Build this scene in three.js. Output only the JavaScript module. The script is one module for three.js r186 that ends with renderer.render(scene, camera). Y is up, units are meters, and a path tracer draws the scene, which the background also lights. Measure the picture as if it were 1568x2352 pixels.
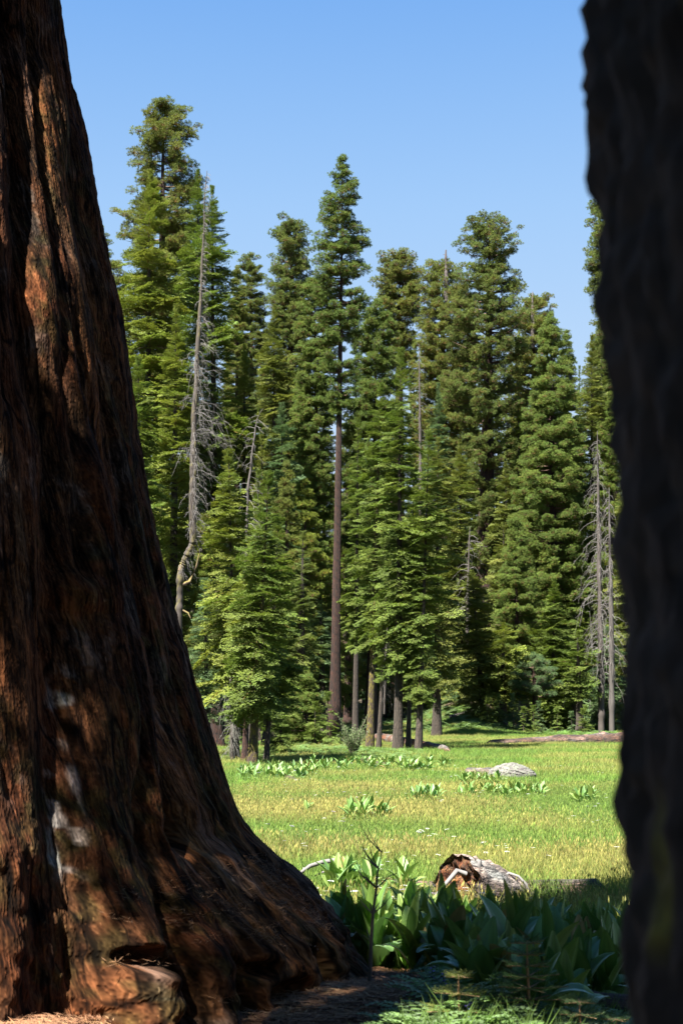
import * as THREE from 'three';
import { mergeGeometries } from 'three/addons/utils/BufferGeometryUtils.js';

// ---------------------------------------------------------------- camera, sky, sun, exposure
const W = 682, Hpx = 1024;
const scene = new THREE.Scene();
const EYE = 2.3, PITCH = Math.atan(456 / 3266), FOC = 3266;
const camera = new THREE.PerspectiveCamera(2 * Math.atan(1176 / FOC) * 180 / Math.PI, W / Hpx, 0.05, 3000);
camera.position.set(0, EYE, 0);
camera.rotation.set(PITCH, 0, 0);
camera.focus = 70;
camera.userData.fStop = 8.0;
const EXPOSURE = 5.2;
const renderer = new THREE.WebGLRenderer();
renderer.setSize(W, Hpx);
renderer.toneMapping = THREE.LinearToneMapping;
renderer.toneMappingExposure = EXPOSURE;
renderer.shadowMap.enabled = true;
renderer.shadowMap.type = THREE.PCFSoftShadowMap;

const SUN = new THREE.Vector3(-0.34, 0.83, 0.44).normalize();
const sun = new THREE.DirectionalLight(new THREE.Color(1.0, 0.965, 0.90), 5.0);
sun.name = 'sun';
sun.position.copy(SUN).multiplyScalar(300);
sun.castShadow = true;
sun.shadow.mapSize.set(4096, 4096);
Object.assign(sun.shadow.camera, { left: -120, right: 120, top: 150, bottom: -150, near: 1, far: 800 });
scene.add(sun);
scene.add(sun.target);

{ // clear summer sky: a gradient of air from the horizon to the zenith
  const w = 256, h = 256, data = new Float32Array(w * h * 4);
  const lin = (c) => (c <= 0.04045 ? c / 12.92 : ((c + 0.055) / 1.055) ** 2.4);
  const stops = [[-90, 150, 165, 165], [-1, 190, 212, 232], [0, 214, 231, 250], [6, 212, 231, 252], [12, 195, 222, 252], [20, 164, 205, 251], [28, 125, 178, 243], [45, 82, 140, 222], [90, 62, 110, 190]];
  for (let r = 0; r < h; r++) {
    const e = ((r + 0.5) / h - 0.5) * 180;
    let k = 0;
    while (k < stops.length - 2 && e > stops[k + 1][0]) k++;
    const a = stops[k], b = stops[k + 1], t = (e - a[0]) / (b[0] - a[0]);
    for (let c = 0; c < w; c++) {
      const o = (r * w + c) * 4;
      for (let i = 0; i < 3; i++) data[o + i] = lin((a[i + 1] + (b[i + 1] - a[i + 1]) * t) / 255) / EXPOSURE;
      data[o + 3] = 1;
    }
  }
  const t = new THREE.DataTexture(data, w, h, THREE.RGBAFormat, THREE.FloatType);
  t.mapping = THREE.EquirectangularReflectionMapping;
  t.magFilter = THREE.LinearFilter;
  t.needsUpdate = true;
  scene.background = t;
  scene.environment = t;
}

// ---------------------------------------------------------------- helpers
function rngOf(seed) {
  let s = seed >>> 0;
  return () => { s = (s + 0x6d2b79f5) | 0; let t = Math.imul(s ^ (s >>> 15), 1 | s); t = (t + Math.imul(t ^ (t >>> 7), 61 | t)) ^ t; return ((t ^ (t >>> 14)) >>> 0) / 4294967296; };
}
const mix = (a, b, t) => a + (b - a) * t;
const clamp = (x, a = 0, b = 1) => Math.min(b, Math.max(a, x));
const smooth = (a, b, x) => { const t = clamp((x - a) / (b - a)); return t * t * (3 - 2 * t); };
const hash = (x, y, z) => { let h = Math.imul(x, 374761393) ^ Math.imul(y, 668265263) ^ Math.imul(z, 1274126177); h = Math.imul(h ^ (h >>> 13), 1274126177); return ((h ^ (h >>> 16)) >>> 0) / 4294967296; };
function noise(x, y, z = 0) { // value noise, -1..1
  const ix = Math.floor(x), iy = Math.floor(y), iz = Math.floor(z);
  let fx = x - ix, fy = y - iy, fz = z - iz;
  fx = fx * fx * (3 - 2 * fx); fy = fy * fy * (3 - 2 * fy); fz = fz * fz * (3 - 2 * fz);
  const l = (k) => mix(mix(hash(ix, iy, k), hash(ix + 1, iy, k), fx), mix(hash(ix, iy + 1, k), hash(ix + 1, iy + 1, k), fx), fy);
  return 2 * (fz ? mix(l(iz), l(iz + 1), fz) : l(iz)) - 1;
}
const fbm = (x, y, z, n = 4) => { let s = 0, a = 0.5; for (let i = 0; i < n; i++) { s += a * noise(x, y, z + i * 17); x *= 2.03; y *= 2.03; a *= 0.5; } return s; };
const lookup = (tab, x) => { // [[x, value]] sorted by x
  if (x <= tab[0][0]) return tab[0][1];
  for (let i = 1; i < tab.length; i++) if (x <= tab[i][0]) return mix(tab[i - 1][1], tab[i][1], (x - tab[i - 1][0]) / (tab[i][0] - tab[i - 1][0]));
  return tab[tab.length - 1][1];
};
const V = (x, y, z) => new THREE.Vector3(x, y, z);

class Soup { // collects triangles with colours
  constructor() { this.p = []; this.c = []; this.i = []; }
  v(q, col) { this.p.push(q[0], q[1], q[2]); this.c.push(col[0], col[1], col[2]); return this.p.length / 3 - 1; }
  blade(b, d, s, len, w, col, lift = 0.12) { // a leaf-shaped diamond, folded along its middle
    const m = [b[0] + d[0] * len * 0.45, b[1] + d[1] * len * 0.45 + lift * w, b[2] + d[2] * len * 0.45], t = [b[0] + d[0] * len, b[1] + d[1] * len, b[2] + d[2] * len];
    const a = this.v(b, col), r = this.v([m[0] + s[0] * w / 2, m[1] + s[1] * w / 2, m[2] + s[2] * w / 2], col), l = this.v([m[0] - s[0] * w / 2, m[1] - s[1] * w / 2, m[2] - s[2] * w / 2], col), e = this.v(t, col);
    this.i.push(a, r, e, a, e, l);
  }
  tube(pts, radii, sides, col) {
    let prev = null;
    for (let k = 0; k < pts.length; k++) {
      const q = pts[k], n = pts[Math.min(k + 1, pts.length - 1)], o = pts[Math.max(k - 1, 0)];
      const d = V(n[0] - o[0], n[1] - o[1], n[2] - o[2]).normalize(), u = Math.abs(d.y) < 0.9 ? V(0, 1, 0) : V(1, 0, 0), a = u.clone().cross(d).normalize(), b = d.clone().cross(a), ring = [];
      for (let s = 0; s < sides; s++) {
        const f = s / sides * Math.PI * 2, ca = Math.cos(f) * radii[k], sa = Math.sin(f) * radii[k];
        ring.push(this.v([q[0] + a.x * ca + b.x * sa, q[1] + a.y * ca + b.y * sa, q[2] + a.z * ca + b.z * sa], typeof col === 'function' ? col(q, f) : col));
      }
      if (prev) for (let s = 0; s < sides; s++) { const s2 = (s + 1) % sides; this.i.push(prev[s], ring[s], ring[s2], prev[s], ring[s2], prev[s2]); }
      prev = ring;
    }
  }
  geometry(normals = false) {
    const g = new THREE.BufferGeometry();
    g.setAttribute('position', new THREE.Float32BufferAttribute(this.p, 3));
    g.setAttribute('color', new THREE.Float32BufferAttribute(this.c, 3));
    g.setIndex(this.i);
    if (normals) g.computeVertexNormals();
    return g;
  }
}

const taken = {};
const numbered = (name) => { const n = taken[name] = (taken[name] ?? -1) + 1; return n ? `${name}_${String(n).padStart(3, '0')}` : name; };
function tag(o, label, category, group, kind) {
  o.userData.label = label;
  if (category) o.userData.category = category;
  if (group) o.userData.group = group;
  if (kind) o.userData.kind = kind;
  return o;
}
function thing(name, label, category, group, pos = [0, 0, 0]) {
  const o = new THREE.Group();
  o.name = numbered(name);
  o.position.set(...pos);
  tag(o, label, category, group);
  scene.add(o);
  return o;
}
function part(name, geometry, material, parent, kind) {
  const m = new THREE.Mesh(geometry, material);
  m.name = name;
  if (kind) m.userData.kind = kind;
  parent.add(m);
  return m;
}
function single(name, geometry, material, label, category, group, kind) {
  const m = new THREE.Mesh(geometry, material);
  m.name = numbered(name);
  tag(m, label, category, group, kind);
  scene.add(m);
  return m;
}
const _m = new THREE.Matrix4(), _c = new THREE.Color();
function copies(name, geometry, material, list, parent, kind = 'stuff') { // list of [Matrix4, [r, g, b]]
  const im = new THREE.InstancedMesh(geometry, material, list.length);
  list.forEach(([m, c], i) => { im.setMatrixAt(i, m); im.setColorAt(i, _c.setRGB(c[0], c[1], c[2])); });
  im.name = name;
  im.userData.kind = kind;
  parent.add(im);
  return im;
}
const pose = (x, y, z, turn, tilt, s, s2 = s, roll = 0) => new THREE.Matrix4().compose(V(x, y, z), new THREE.Quaternion().setFromEuler(new THREE.Euler(tilt, turn, roll, 'YXZ')), V(s, s2, s));
function outward(x, y, z, az, el, L, wide = 1, roll = 0) { // local +x points outward at azimuth az, elevation el
  const q = new THREE.Quaternion().setFromEuler(new THREE.Euler(roll, -az, el, 'YZX'));
  return new THREE.Matrix4().compose(V(x, y, z), q, V(L, L, L * wide));
}

// ---------------------------------------------------------------- terrain
const AX = -3.0, AZ = -8.3; // axis of the giant trunk
function ground(x, z) {
  const d = -z;
  let y = 0.72 * smooth(16.5, 6, d);
  const r = Math.hypot(x - AX, z - AZ);
  y += 0.09 * smooth(4.6, 2.6, r) + 0.17 * Math.exp(-((x - 0.2) ** 2 / 0.5 + (z + 7.3) ** 2 / 0.9));
  y += 0.22 * Math.exp(-((x + 1.15) ** 2 + (z + 5.95) ** 2) / 0.16);
  y -= 0.22 * smooth(0.7, 1.9, x) * smooth(3.5, 6.5, d) * smooth(13, 9, d);
  y += 0.03 * noise(x * 0.9, z * 0.9, 3) * smooth(20, 12, d);
  y += 0.10 * noise(x * 0.06, z * 0.06, 5) * smooth(25, 50, d);
  if (d > 100) y += 2.1 * smooth(105, 168, d) * Math.exp(-(((x - 0.084 * d) / (0.012 * d + 2.4)) ** 2));
  const b = d - 150;
  if (b > 0) y += Math.min(0.05 * b + 0.0004 * b * b, 60);
  const l = -x - 0.14 * d - 18;
  if (l > 0 && d > 20) y += Math.min(0.05 * l, 8) * smooth(20, 60, d);
  return y;
}
// a point of the photograph (its width taken as 1568) as a direction, at a depth, or on the ground
function look(px, py) {
  const x = (px - 784) / FOC, y = (1176 - py) / FOC, c = Math.cos(PITCH), s = Math.sin(PITCH);
  return [x, y * c + s, -c + y * s];
}
function at(px, py, d) { const r = look(px, py), t = d / -r[2]; return V(r[0] * t, EYE + r[1] * t, -d); }
function onGround(px, py) {
  const r = look(px, py);
  let t = 3;
  for (; t < 400; t *= 1.002) if (EYE + r[1] * t <= ground(r[0] * t, r[2] * t)) break;
  return V(r[0] * t, ground(r[0] * t, r[2] * t), r[2] * t);
}

// ---------------------------------------------------------------- textures
function dataTexture(w, h, f, srgb = false) {
  const data = new Uint8Array(w * h * 4);
  for (let y = 0; y < h; y++) for (let x = 0; x < w; x++) {
    const c = f(x / w, y / h), o = (y * w + x) * 4;
    data[o] = clamp(c[0]) * 255; data[o + 1] = clamp(c[1]) * 255; data[o + 2] = clamp(c[2]) * 255; data[o + 3] = 255;
  }
  const t = new THREE.DataTexture(data, w, h);
  t.wrapS = t.wrapT = THREE.RepeatWrapping;
  t.magFilter = THREE.LinearFilter;
  t.minFilter = THREE.LinearMipmapLinearFilter;
  if (srgb) t.colorSpace = THREE.SRGBColorSpace;
  t.needsUpdate = true;
  return t;
}
// noise that repeats after n cells across and m cells up
function tiled(u, v, n, m, k) {
  const x = u * n, y = v * m, ix = Math.floor(x), iy = Math.floor(y);
  let fx = x - ix, fy = y - iy;
  fx = fx * fx * (3 - 2 * fx); fy = fy * fy * (3 - 2 * fy);
  const h = (a, b) => hash(((a % n) + n) % n, ((b % m) + m) % m, k);
  return mix(mix(h(ix, iy), h(ix + 1, iy), fx), mix(h(ix, iy + 1), h(ix + 1, iy + 1), fx), fy);
}
const fibre = (u, v) => {
  const w = (tiled(u, v, 6, 8, 1) - 0.5) * 0.03;
  const s = 0.30 * tiled(u + w, v, 24, 5, 2) + 0.28 * tiled(u + w, v, 60, 9, 3) + 0.22 * tiled(u + w, v, 130, 22, 4) + 0.20 * tiled(u, v, 180, 120, 5);
  return s;
};
const barkHeight = dataTexture(512, 512, (u, v) => { const f = clamp((fibre(u, v) - 0.25) * 2); return [f, f, f]; });
const barkColour = dataTexture(512, 512, (u, v) => {
  const f = clamp((fibre(u, v) - 0.28) * 2.2), g = tiled(u, v, 90, 40, 7), q = tiled(u, v, 9, 5, 9);
  const w = (tiled(u, v, 7, 6, 41) - 0.5) * 0.05, crack = smooth(0.86, 0.99, 1 - Math.abs(tiled(u + w, v, 20, 4, 42) - 0.5) * 2) * smooth(0.35, 0.6, tiled(u, v, 6, 9, 43)), fleck = tiled(u, v, 150, 60, 44) > 0.9 ? 0.3 : 0;
  const k = clamp(0.30 + 0.62 * f + 0.30 * (g - 0.5) + fleck) * (1 - 0.6 * crack);
  return [k * (1 + 0.14 * (q - 0.5)), k * (0.97 - 0.10 * (q - 0.5)), k * (0.94 - 0.2 * (q - 0.5))];
}, true);
const plateHeight = (u, v) => { // furrowed plates
  const w = (tiled(u, v, 5, 5, 21) - 0.5) * 0.12, r = Math.abs(tiled(u + w, v, 11, 4, 22) - 0.5) * 2, r2 = Math.abs(tiled(u + w * 0.5, v, 19, 11, 23) - 0.5) * 2;
  return clamp(0.15 + 0.75 * Math.min(1, r * 1.9) * Math.min(1, 0.35 + r2 * 1.5) + 0.25 * (tiled(u, v, 60, 60, 24) - 0.5));
};
const plates = dataTexture(512, 512, (u, v) => { const f = plateHeight(u, v); return [f, f, f]; });
const platesColour = dataTexture(512, 512, (u, v) => { const f = plateHeight(u, v), g = tiled(u, v, 100, 70, 25), k = 0.45 + 0.4 * f + 0.25 * (g - 0.5); return [k, k * 0.97, k * 0.94]; }, true);
const mossColour = dataTexture(256, 512, (u, v) => { const f = plateHeight(u, v), m = smooth(0.42, 0.62, 0.6 * tiled(u, v, 7, 12, 51) + 0.4 * tiled(u, v, 30, 40, 52)), k = 0.6 + 0.5 * f; return [mix(0.28, 0.40, m) * k, mix(0.23, 0.36, m) * k, mix(0.18, 0.14, m) * k]; }, true);
const soilColour = dataTexture(512, 512, (u, v) => {
  const a = tiled(u, v, 14, 14, 31), b = tiled(u, v, 70, 70, 32), c = tiled(u, v, 200, 200, 33), k = 0.45 + 0.2 * a + 0.3 * (b - 0.4) + 0.35 * (c - 0.5);
  return [k, k * (0.93 + 0.12 * a), k * 0.92];
}, true);
const soilHeight = dataTexture(512, 512, (u, v) => { const k = 0.5 * tiled(u, v, 70, 70, 32) + 0.5 * tiled(u, v, 200, 200, 33); return [k, k, k]; });

// ---------------------------------------------------------------- materials
const leafMat = (transmission, roughness = 1, spec = 0.35) => new THREE.MeshPhysicalMaterial({ color: 0xffffff, roughness, transmission, thickness: 0, specularIntensity: spec, vertexColors: true, side: THREE.DoubleSide });
const MAT = {
  needles: leafMat(0.45, 0.85, 0.25),
  grass: leafMat(0.4, 0.8, 0.5),
  lily: new THREE.MeshPhysicalMaterial({ color: 0xffffff, roughness: 0.45, transmission: 0, specularIntensity: 0.6, vertexColors: true, side: THREE.DoubleSide }),
  litter: new THREE.MeshStandardMaterial({ color: 0xffffff, roughness: 0.9, vertexColors: true, side: THREE.DoubleSide }),
  giantBark: new THREE.MeshPhysicalMaterial({ color: 0xffffff, vertexColors: true, roughness: 1, specularIntensity: 0.15, map: barkColour, bumpMap: barkHeight, bumpScale: 0.016 }),
  redBark: new THREE.MeshStandardMaterial({ color: new THREE.Color().setRGB(0.085, 0.038, 0.023), roughness: 0.95, map: barkColour, bumpMap: barkHeight, bumpScale: 0.03 }),
  greyBark: new THREE.MeshStandardMaterial({ color: new THREE.Color().setRGB(0.085, 0.066, 0.05), roughness: 0.95, map: platesColour, bumpMap: plates, bumpScale: 0.03 }),
  darkBark: new THREE.MeshStandardMaterial({ color: 0xffffff, vertexColors: true, roughness: 0.95, map: platesColour, bumpMap: plates, bumpScale: 0.008 }),
  mossBark: new THREE.MeshStandardMaterial({ color: 0xffffff, roughness: 1, map: mossColour, bumpMap: plates, bumpScale: 0.03 }),
  wood: new THREE.MeshStandardMaterial({ color: 0xffffff, vertexColors: true, roughness: 0.85 }),
  log: new THREE.MeshStandardMaterial({ color: 0xffffff, vertexColors: true, roughness: 0.9, map: barkColour, bumpMap: barkHeight, bumpScale: 0.02 }),
  rock: new THREE.MeshStandardMaterial({ color: 0xffffff, vertexColors: true, roughness: 0.9, map: soilColour, bumpMap: soilHeight, bumpScale: 0.01 }),
  soil: new THREE.MeshStandardMaterial({ color: 0xffffff, vertexColors: true, roughness: 1, map: soilColour, bumpMap: soilHeight, bumpScale: 0.02 }),
};

{ // the ground: one sheet out to the horizon, finest near the viewer
  const line = (fine, step, far) => { const a = [0]; let s = step; while (a[a.length - 1] < far) { if (a[a.length - 1] > fine) s *= 1.07; a.push(a[a.length - 1] + s); } return a; };
  const xr = line(4.2, 0.07, 900), zr = line(17, 0.08, 1400), xs = [...xr.slice(1).reverse().map((v) => -v), ...xr], zb = line(2, 0.4, 300);
  const zs = [...zb.slice(1).reverse(), ...zr.map((v) => -v)];
  const pos = [], col = [], uv = [], idx = [];
  for (const z of zs) for (const x of xs) {
    pos.push(x, ground(x, z), z);
    const d = -z, r = Math.hypot(x - AX, z - AZ), n = fbm(x * 1.3, z * 1.3, 2);
    const meadow = smooth(10.5, 12.5, d + n * 1.5) * smooth(165, 140, d + n * 20) * smooth(30, 20, Math.abs(x - 0.06 * d) - d * 0.12);
    const foot = smooth(4.4, 3.5, r + n * 0.6);
    let c = [0.055, 0.045, 0.028];
    c = c.map((v, i) => mix(v, [0.085, 0.038, 0.018][i] * (1 + 0.5 * n), foot));
    c = c.map((v, i) => mix(v, [0.085 + 0.05 * n, 0.11 + 0.03 * n, 0.025][i], meadow));
    if (d > 140) c = c.map((v, i) => mix(v, [0.16, 0.10, 0.06][i], smooth(140, 170, d) * (0.5 + 0.5 * n)));
    col.push(...c.map((v) => v * 1.6));
    uv.push(x / 1.4, z / 1.4);
  }
  const nx = xs.length;
  for (let j = 0; j < zs.length - 1; j++) for (let i = 0; i < nx - 1; i++) { const a = j * nx + i; idx.push(a, a + nx, a + 1, a + 1, a + nx, a + nx + 1); }
  const g = new THREE.BufferGeometry();
  g.setAttribute('position', new THREE.Float32BufferAttribute(pos, 3));
  g.setAttribute('color', new THREE.Float32BufferAttribute(col, 3));
  g.setAttribute('uv', new THREE.Float32BufferAttribute(uv, 2));
  g.setIndex(idx);
  g.computeVertexNormals();
  single('ground', g, MAT.soil, 'meadow soil and brown needle litter under the trees', 'ground', null, 'structure');
}

// ---------------------------------------------------------------- the giant trunk on the left
const GIANT_R = [[-1, 3.35], [0.5, 3.2], [0.82, 3.125], [0.92, 3.039], [1.06, 2.978], [1.22, 2.86], [1.34, 2.76], [1.48, 2.60], [1.65, 2.44], [1.88, 2.33], [2.18, 2.225], [2.48, 2.133], [2.85, 2.037], [3.27, 1.926], [3.7, 1.826], [4.1, 1.753], [4.52, 1.678], [4.74, 1.639], [5.07, 1.546], [5.41, 1.471], [5.78, 1.395], [6.27, 1.288], [6.8, 1.225], [9, 1.16], [25, 1.05], [45, 0.6], [62, 0.12]];
const GROOVES = [ // [depth, width, [[angle, height], ...]]
  [0.075, 0.045, [[1.235, 6.9], [1.235, 6.447], [1.197, 5.923], [1.152, 5.312], [1.135, 4.923], [1.096, 4.354], [1.075, 4.121], [1.078, 3.83], [1.049, 3.394], [1.022, 3.035]]],
  [0.15, 0.10, [[1.10, 7.2], [1.028, 5.499], [0.939, 4.426], [0.966, 3.953], [0.993, 3.724], [0.959, 3.388], [0.927, 3.018], [0.896, 2.686], [0.875, 2.366], [0.836, 2.062], [0.815, 1.774], [0.815, 1.486], [0.822, 1.206], [0.833, 0.965], [0.835, 0.6]]],
  [0.09, 0.035, [[1.17, 4.5], [1.153, 4.02], [1.214, 3.746], [1.249, 3.691], [1.177, 3.093], [1.155, 2.84], [1.142, 2.546], [1.102, 2.139], [1.072, 1.968], [1.026, 1.683]]],
  [0.20, 0.05, [[1.044, 1.69], [1.022, 1.433], [0.992, 1.257], [0.976, 1.071], [0.962, 0.925], [0.95, 0.6]]],
  [0.12, 0.10, [[1.40, 5.6], [1.358, 4.356], [1.317, 3.83], [1.326, 3.459], [1.333, 3.141], [1.32, 2.729], [1.305, 2.374], [1.233, 2.034], [1.176, 1.758]]],
  [0.10, 0.09, [[1.181, 1.757], [1.172, 1.61], [1.172, 1.467], [1.196, 1.318], [1.234, 1.161], [1.252, 1.009]]],
  [0.07, 0.05, [[1.43, 4.8], [1.452, 3.877], [1.456, 3.418], [1.471, 3.044], [1.464, 2.696], [1.419, 2.329], [1.42, 2.02], [1.431, 1.69], [1.425, 1.485], [1.387, 1.318]]],
  [0.10, 0.08, [[0.70, 7.0], [0.66, 5], [0.63, 3.2], [0.60, 2.2], [0.57, 1.2]]],
  [0.05, 0.025, [[1.0, 2.80], [1.06, 2.825], [1.11, 2.82], [1.155, 2.84]]],
  [0.06, 0.035, [[0.902, 2.816], [0.95, 2.80], [0.989, 2.761]]],
  [0.05, 0.03, [[0.85, 6.2], [0.84, 5.2], [0.86, 4.6], [0.83, 3.9]]],
];
const POCKETS = [ // [angle, height, half-width in m, half-height, depth]; a negative depth is a bulge
  [1.178, 1.75, 0.07, 0.12, 0.34], [0.900, 1.222, 0.062, 0.045, 0.30], [0.935, 1.17, 0.03, 0.03, 0.12], [1.112, 0.98, 0.045, 0.12, 0.34], [1.150, 1.06, 0.05, 0.035, 0.16], [1.212, 0.91, 0.09, 0.06, 0.26], [1.350, 0.90, 0.035, 0.12, 0.24], [1.30, 0.82, 0.07, 0.05, 0.2], [1.19, 1.19, 0.03, 0.05, 0.08],
  [0.905, 1.15, 0.12, 0.34, -0.26], [0.905, 0.95, 0.14, 0.12, -0.05], [0.67, 1.2, 0.12, 0.5, -0.12], [1.06, 1.12, 0.10, 0.26, -0.08], [1.175, 1.14, 0.10, 0.13, -0.10], [1.27, 1.06, 0.08, 0.16, -0.10], [1.40, 0.98, 0.10, 0.16, -0.08], [0.99, 2.95, 0.10, 0.10, -0.05], [0.62, 3.4, 0.2, 0.9, -0.08], [1.10, 3.3, 0.2, 0.8, -0.07], [1.10, 2.3, 0.22, 0.5, -0.06],
];
function giantRadius(th, y) {
  let r = lookup(GIANT_R, y);
  const straight = 2.25 - 0.14 * (y - 2.2);
  if (y < 2.2) r = mix(Math.min(r, straight + 0.10), r, 0.10 + 0.90 * smooth(0.75, 1.35, th));
  const low = smooth(8.5, 6, y);
  const u = th * 2.2;
  if (low > 0) {
    const wy = y + 0.04 * noise(u * 3, y * 3, 9), wu = u + 0.03 * noise(u * 2.5 + 40, y * 2, 8);
    for (const [depth, width, pts] of GROOVES) {
      let best = 9;
      for (let k = 0; k < pts.length - 1; k++) {
        const ax = pts[k][0] * 2.2, ay = pts[k][1], bx = pts[k + 1][0] * 2.2 - ax, by = pts[k + 1][1] - ay;
        const t = clamp(((wu - ax) * bx + (wy - ay) * by) / (bx * bx + by * by));
        best = Math.min(best, Math.hypot(wu - ax - bx * t, wy - ay - by * t));
      }
      const q = best / width, end = smooth(pts[0][1] + 0.3, pts[0][1] - 0.6, y);
      r -= depth * low * (0.55 * Math.exp(-q * q) + 0.45 * Math.exp(-q * q * 0.18)) * Math.max(end, 0.15);
    }
    for (const [pa, py, pw, ph, dep] of POCKETS) { const q = ((wu - pa * 2.2) / pw) ** 2 + ((wy - py) / ph) ** 2; if (q < 8) r -= dep * (dep > 0 ? Math.exp(-q * q * 0.7) : Math.exp(-q)); }
    const foot = smooth(2.4, 0.9, y);
    r += foot * (0.045 * noise(u * 4.5, y * 2.2, 12) + 0.030 * noise(u * 11, y * 6, 22) + 0.018 * noise(u * 24, y * 17, 23)) + 0.035 * low * noise(u * 2.6, y * 0.55, 14) + 0.014 * low * noise(u * 7, y * 0.9, 15);
    r += 0.007 * low * noise(u * 17, y * 3.6, 16) + 0.004 * low * noise(u * 44, y * 9, 17) + 0.009 * noise(u * 34, y * 22, 18) * (0.5 + foot);
    const scale = noise(u * 9, y * 3.5, 19);
    r += 0.010 * low * smooth(0.1, 0.4, scale) - 0.02 * low * smooth(0.75, 0.98, 1 - Math.abs(noise(u * 7 + 0.8 * noise(u * 3, y * 2, 24), y * 0.9, 25)));
  } else r += 0.05 * noise(u * 3, y * 0.4, 14) + 0.02 * noise(u * 14, y * 2, 15);
  return r;
}
{
  const t = thing('giant_sequoia', 'huge red-brown fluted sequoia trunk with flaring roots, filling the left side', 'tree', null, [AX, 0, AZ]);
  const ths = [], ys = [];
  for (let i = 0; i <= 250; i++) ths.push(0.42 + 1.5 * i / 250);
  for (let i = 1; i < 70; i++) ths.push(1.92 + (2 * Math.PI + 0.42 - 1.92) * i / 70);
  ths.push(0.42 + 2 * Math.PI);
  for (let i = 0; i <= 430; i++) ys.push(0.55 + 6.6 * (i / 430) ** 1.25);
  for (let y = 7.4; y < 62; y += 0.25 + (y - 7.4) * 0.03) ys.push(y);
  const pos = [], col = [], uv = [], idx = [], nx = ths.length;
  for (const y of ys) for (const th of ths) {
    const tt = th > 2 * Math.PI ? th - 2 * Math.PI : th, wrap = th > 5.9 ? giantRadius(th - 2 * Math.PI, y) : 0;
    let r = giantRadius(th, y);
    if (th > 5.9) r = mix(r, wrap, smooth(5.9, 6.4, th));
    pos.push(r * Math.sin(th), y, r * Math.cos(th));
    const u = th * 2.2;
    const a = fbm(u * 1.1, y * 0.7, 40), b = fbm(u * 3.2, y * 1.6, 50), cgr = fbm(u * 6, y * 3.5, 60), s = noise(u * 60, y * 45, 61);
    let c = [0.145, 0.062, 0.027];
    c = c.map((v, i) => mix(v, [0.19, 0.088, 0.036][i], smooth(0.0, 0.5, a + 0.3 * b)));
    c = c.map((v, i) => mix(v, [0.092, 0.041, 0.021][i], smooth(0.05, 0.45, b - 0.3 * a)));
    c = c.map((v, i) => mix(v, [0.20, 0.155, 0.13][i], 0.5 * smooth(0.22, 0.45, cgr + 0.12 * s)));
    const moss = smooth(0.12, 0.34, fbm(u * 2.2 + 9, y * 1.1, 70)) * 0.6;
    c = c.map((v, i) => mix(v, [0.055, 0.056, 0.020][i], moss * smooth(-0.3, 0.4, noise(u * 26, y * 22, 71))));
    // pale peeling bark and lichen low on the trunk
    const pale = smooth(0.085, 0.02, Math.abs(u - 2.2 * lookup([[1.6, 0.835], [1.98, 0.862], [2.2, 0.884], [2.5, 0.92]], y)) + 0.05 * cgr) * smooth(1.5, 1.6, y) * smooth(2.55, 2.4, y) * smooth(-0.15, 0.2, noise(u * 20, y * 14, 72));
    c = c.map((v, i) => mix(v, [0.46, 0.42, 0.40][i], pale * 0.9));
    const lich = smooth(0.7, 0.2, Math.hypot((u - 0.90 * 2.2) / 0.2, (y - 0.97) / 0.12)) * smooth(-0.2, 0.3, noise(u * 16, y * 16, 73));
    c = c.map((v, i) => mix(v, [0.22, 0.24, 0.17][i], lich));
    if (s > 0.72) c = c.map((v) => v * 1.5);
    col.push(...c);
    uv.push(u / 0.9, y / 1.6);
  }
  for (let j = 0; j < ys.length - 1; j++) for (let i = 0; i < nx - 1; i++) { const a = j * nx + i; idx.push(a, a + 1, a + nx, a + 1, a + nx + 1, a + nx); }
  const g = new THREE.BufferGeometry();
  g.setAttribute('position', new THREE.Float32BufferAttribute(pos, 3));
  g.setAttribute('color', new THREE.Float32BufferAttribute(col, 3));
  g.setAttribute('uv', new THREE.Float32BufferAttribute(uv, 2));
  g.setIndex(idx);
  g.computeVertexNormals();
  part('trunk', g, MAT.giantBark, t);
  globalThis.giantTree = t;
}

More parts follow.
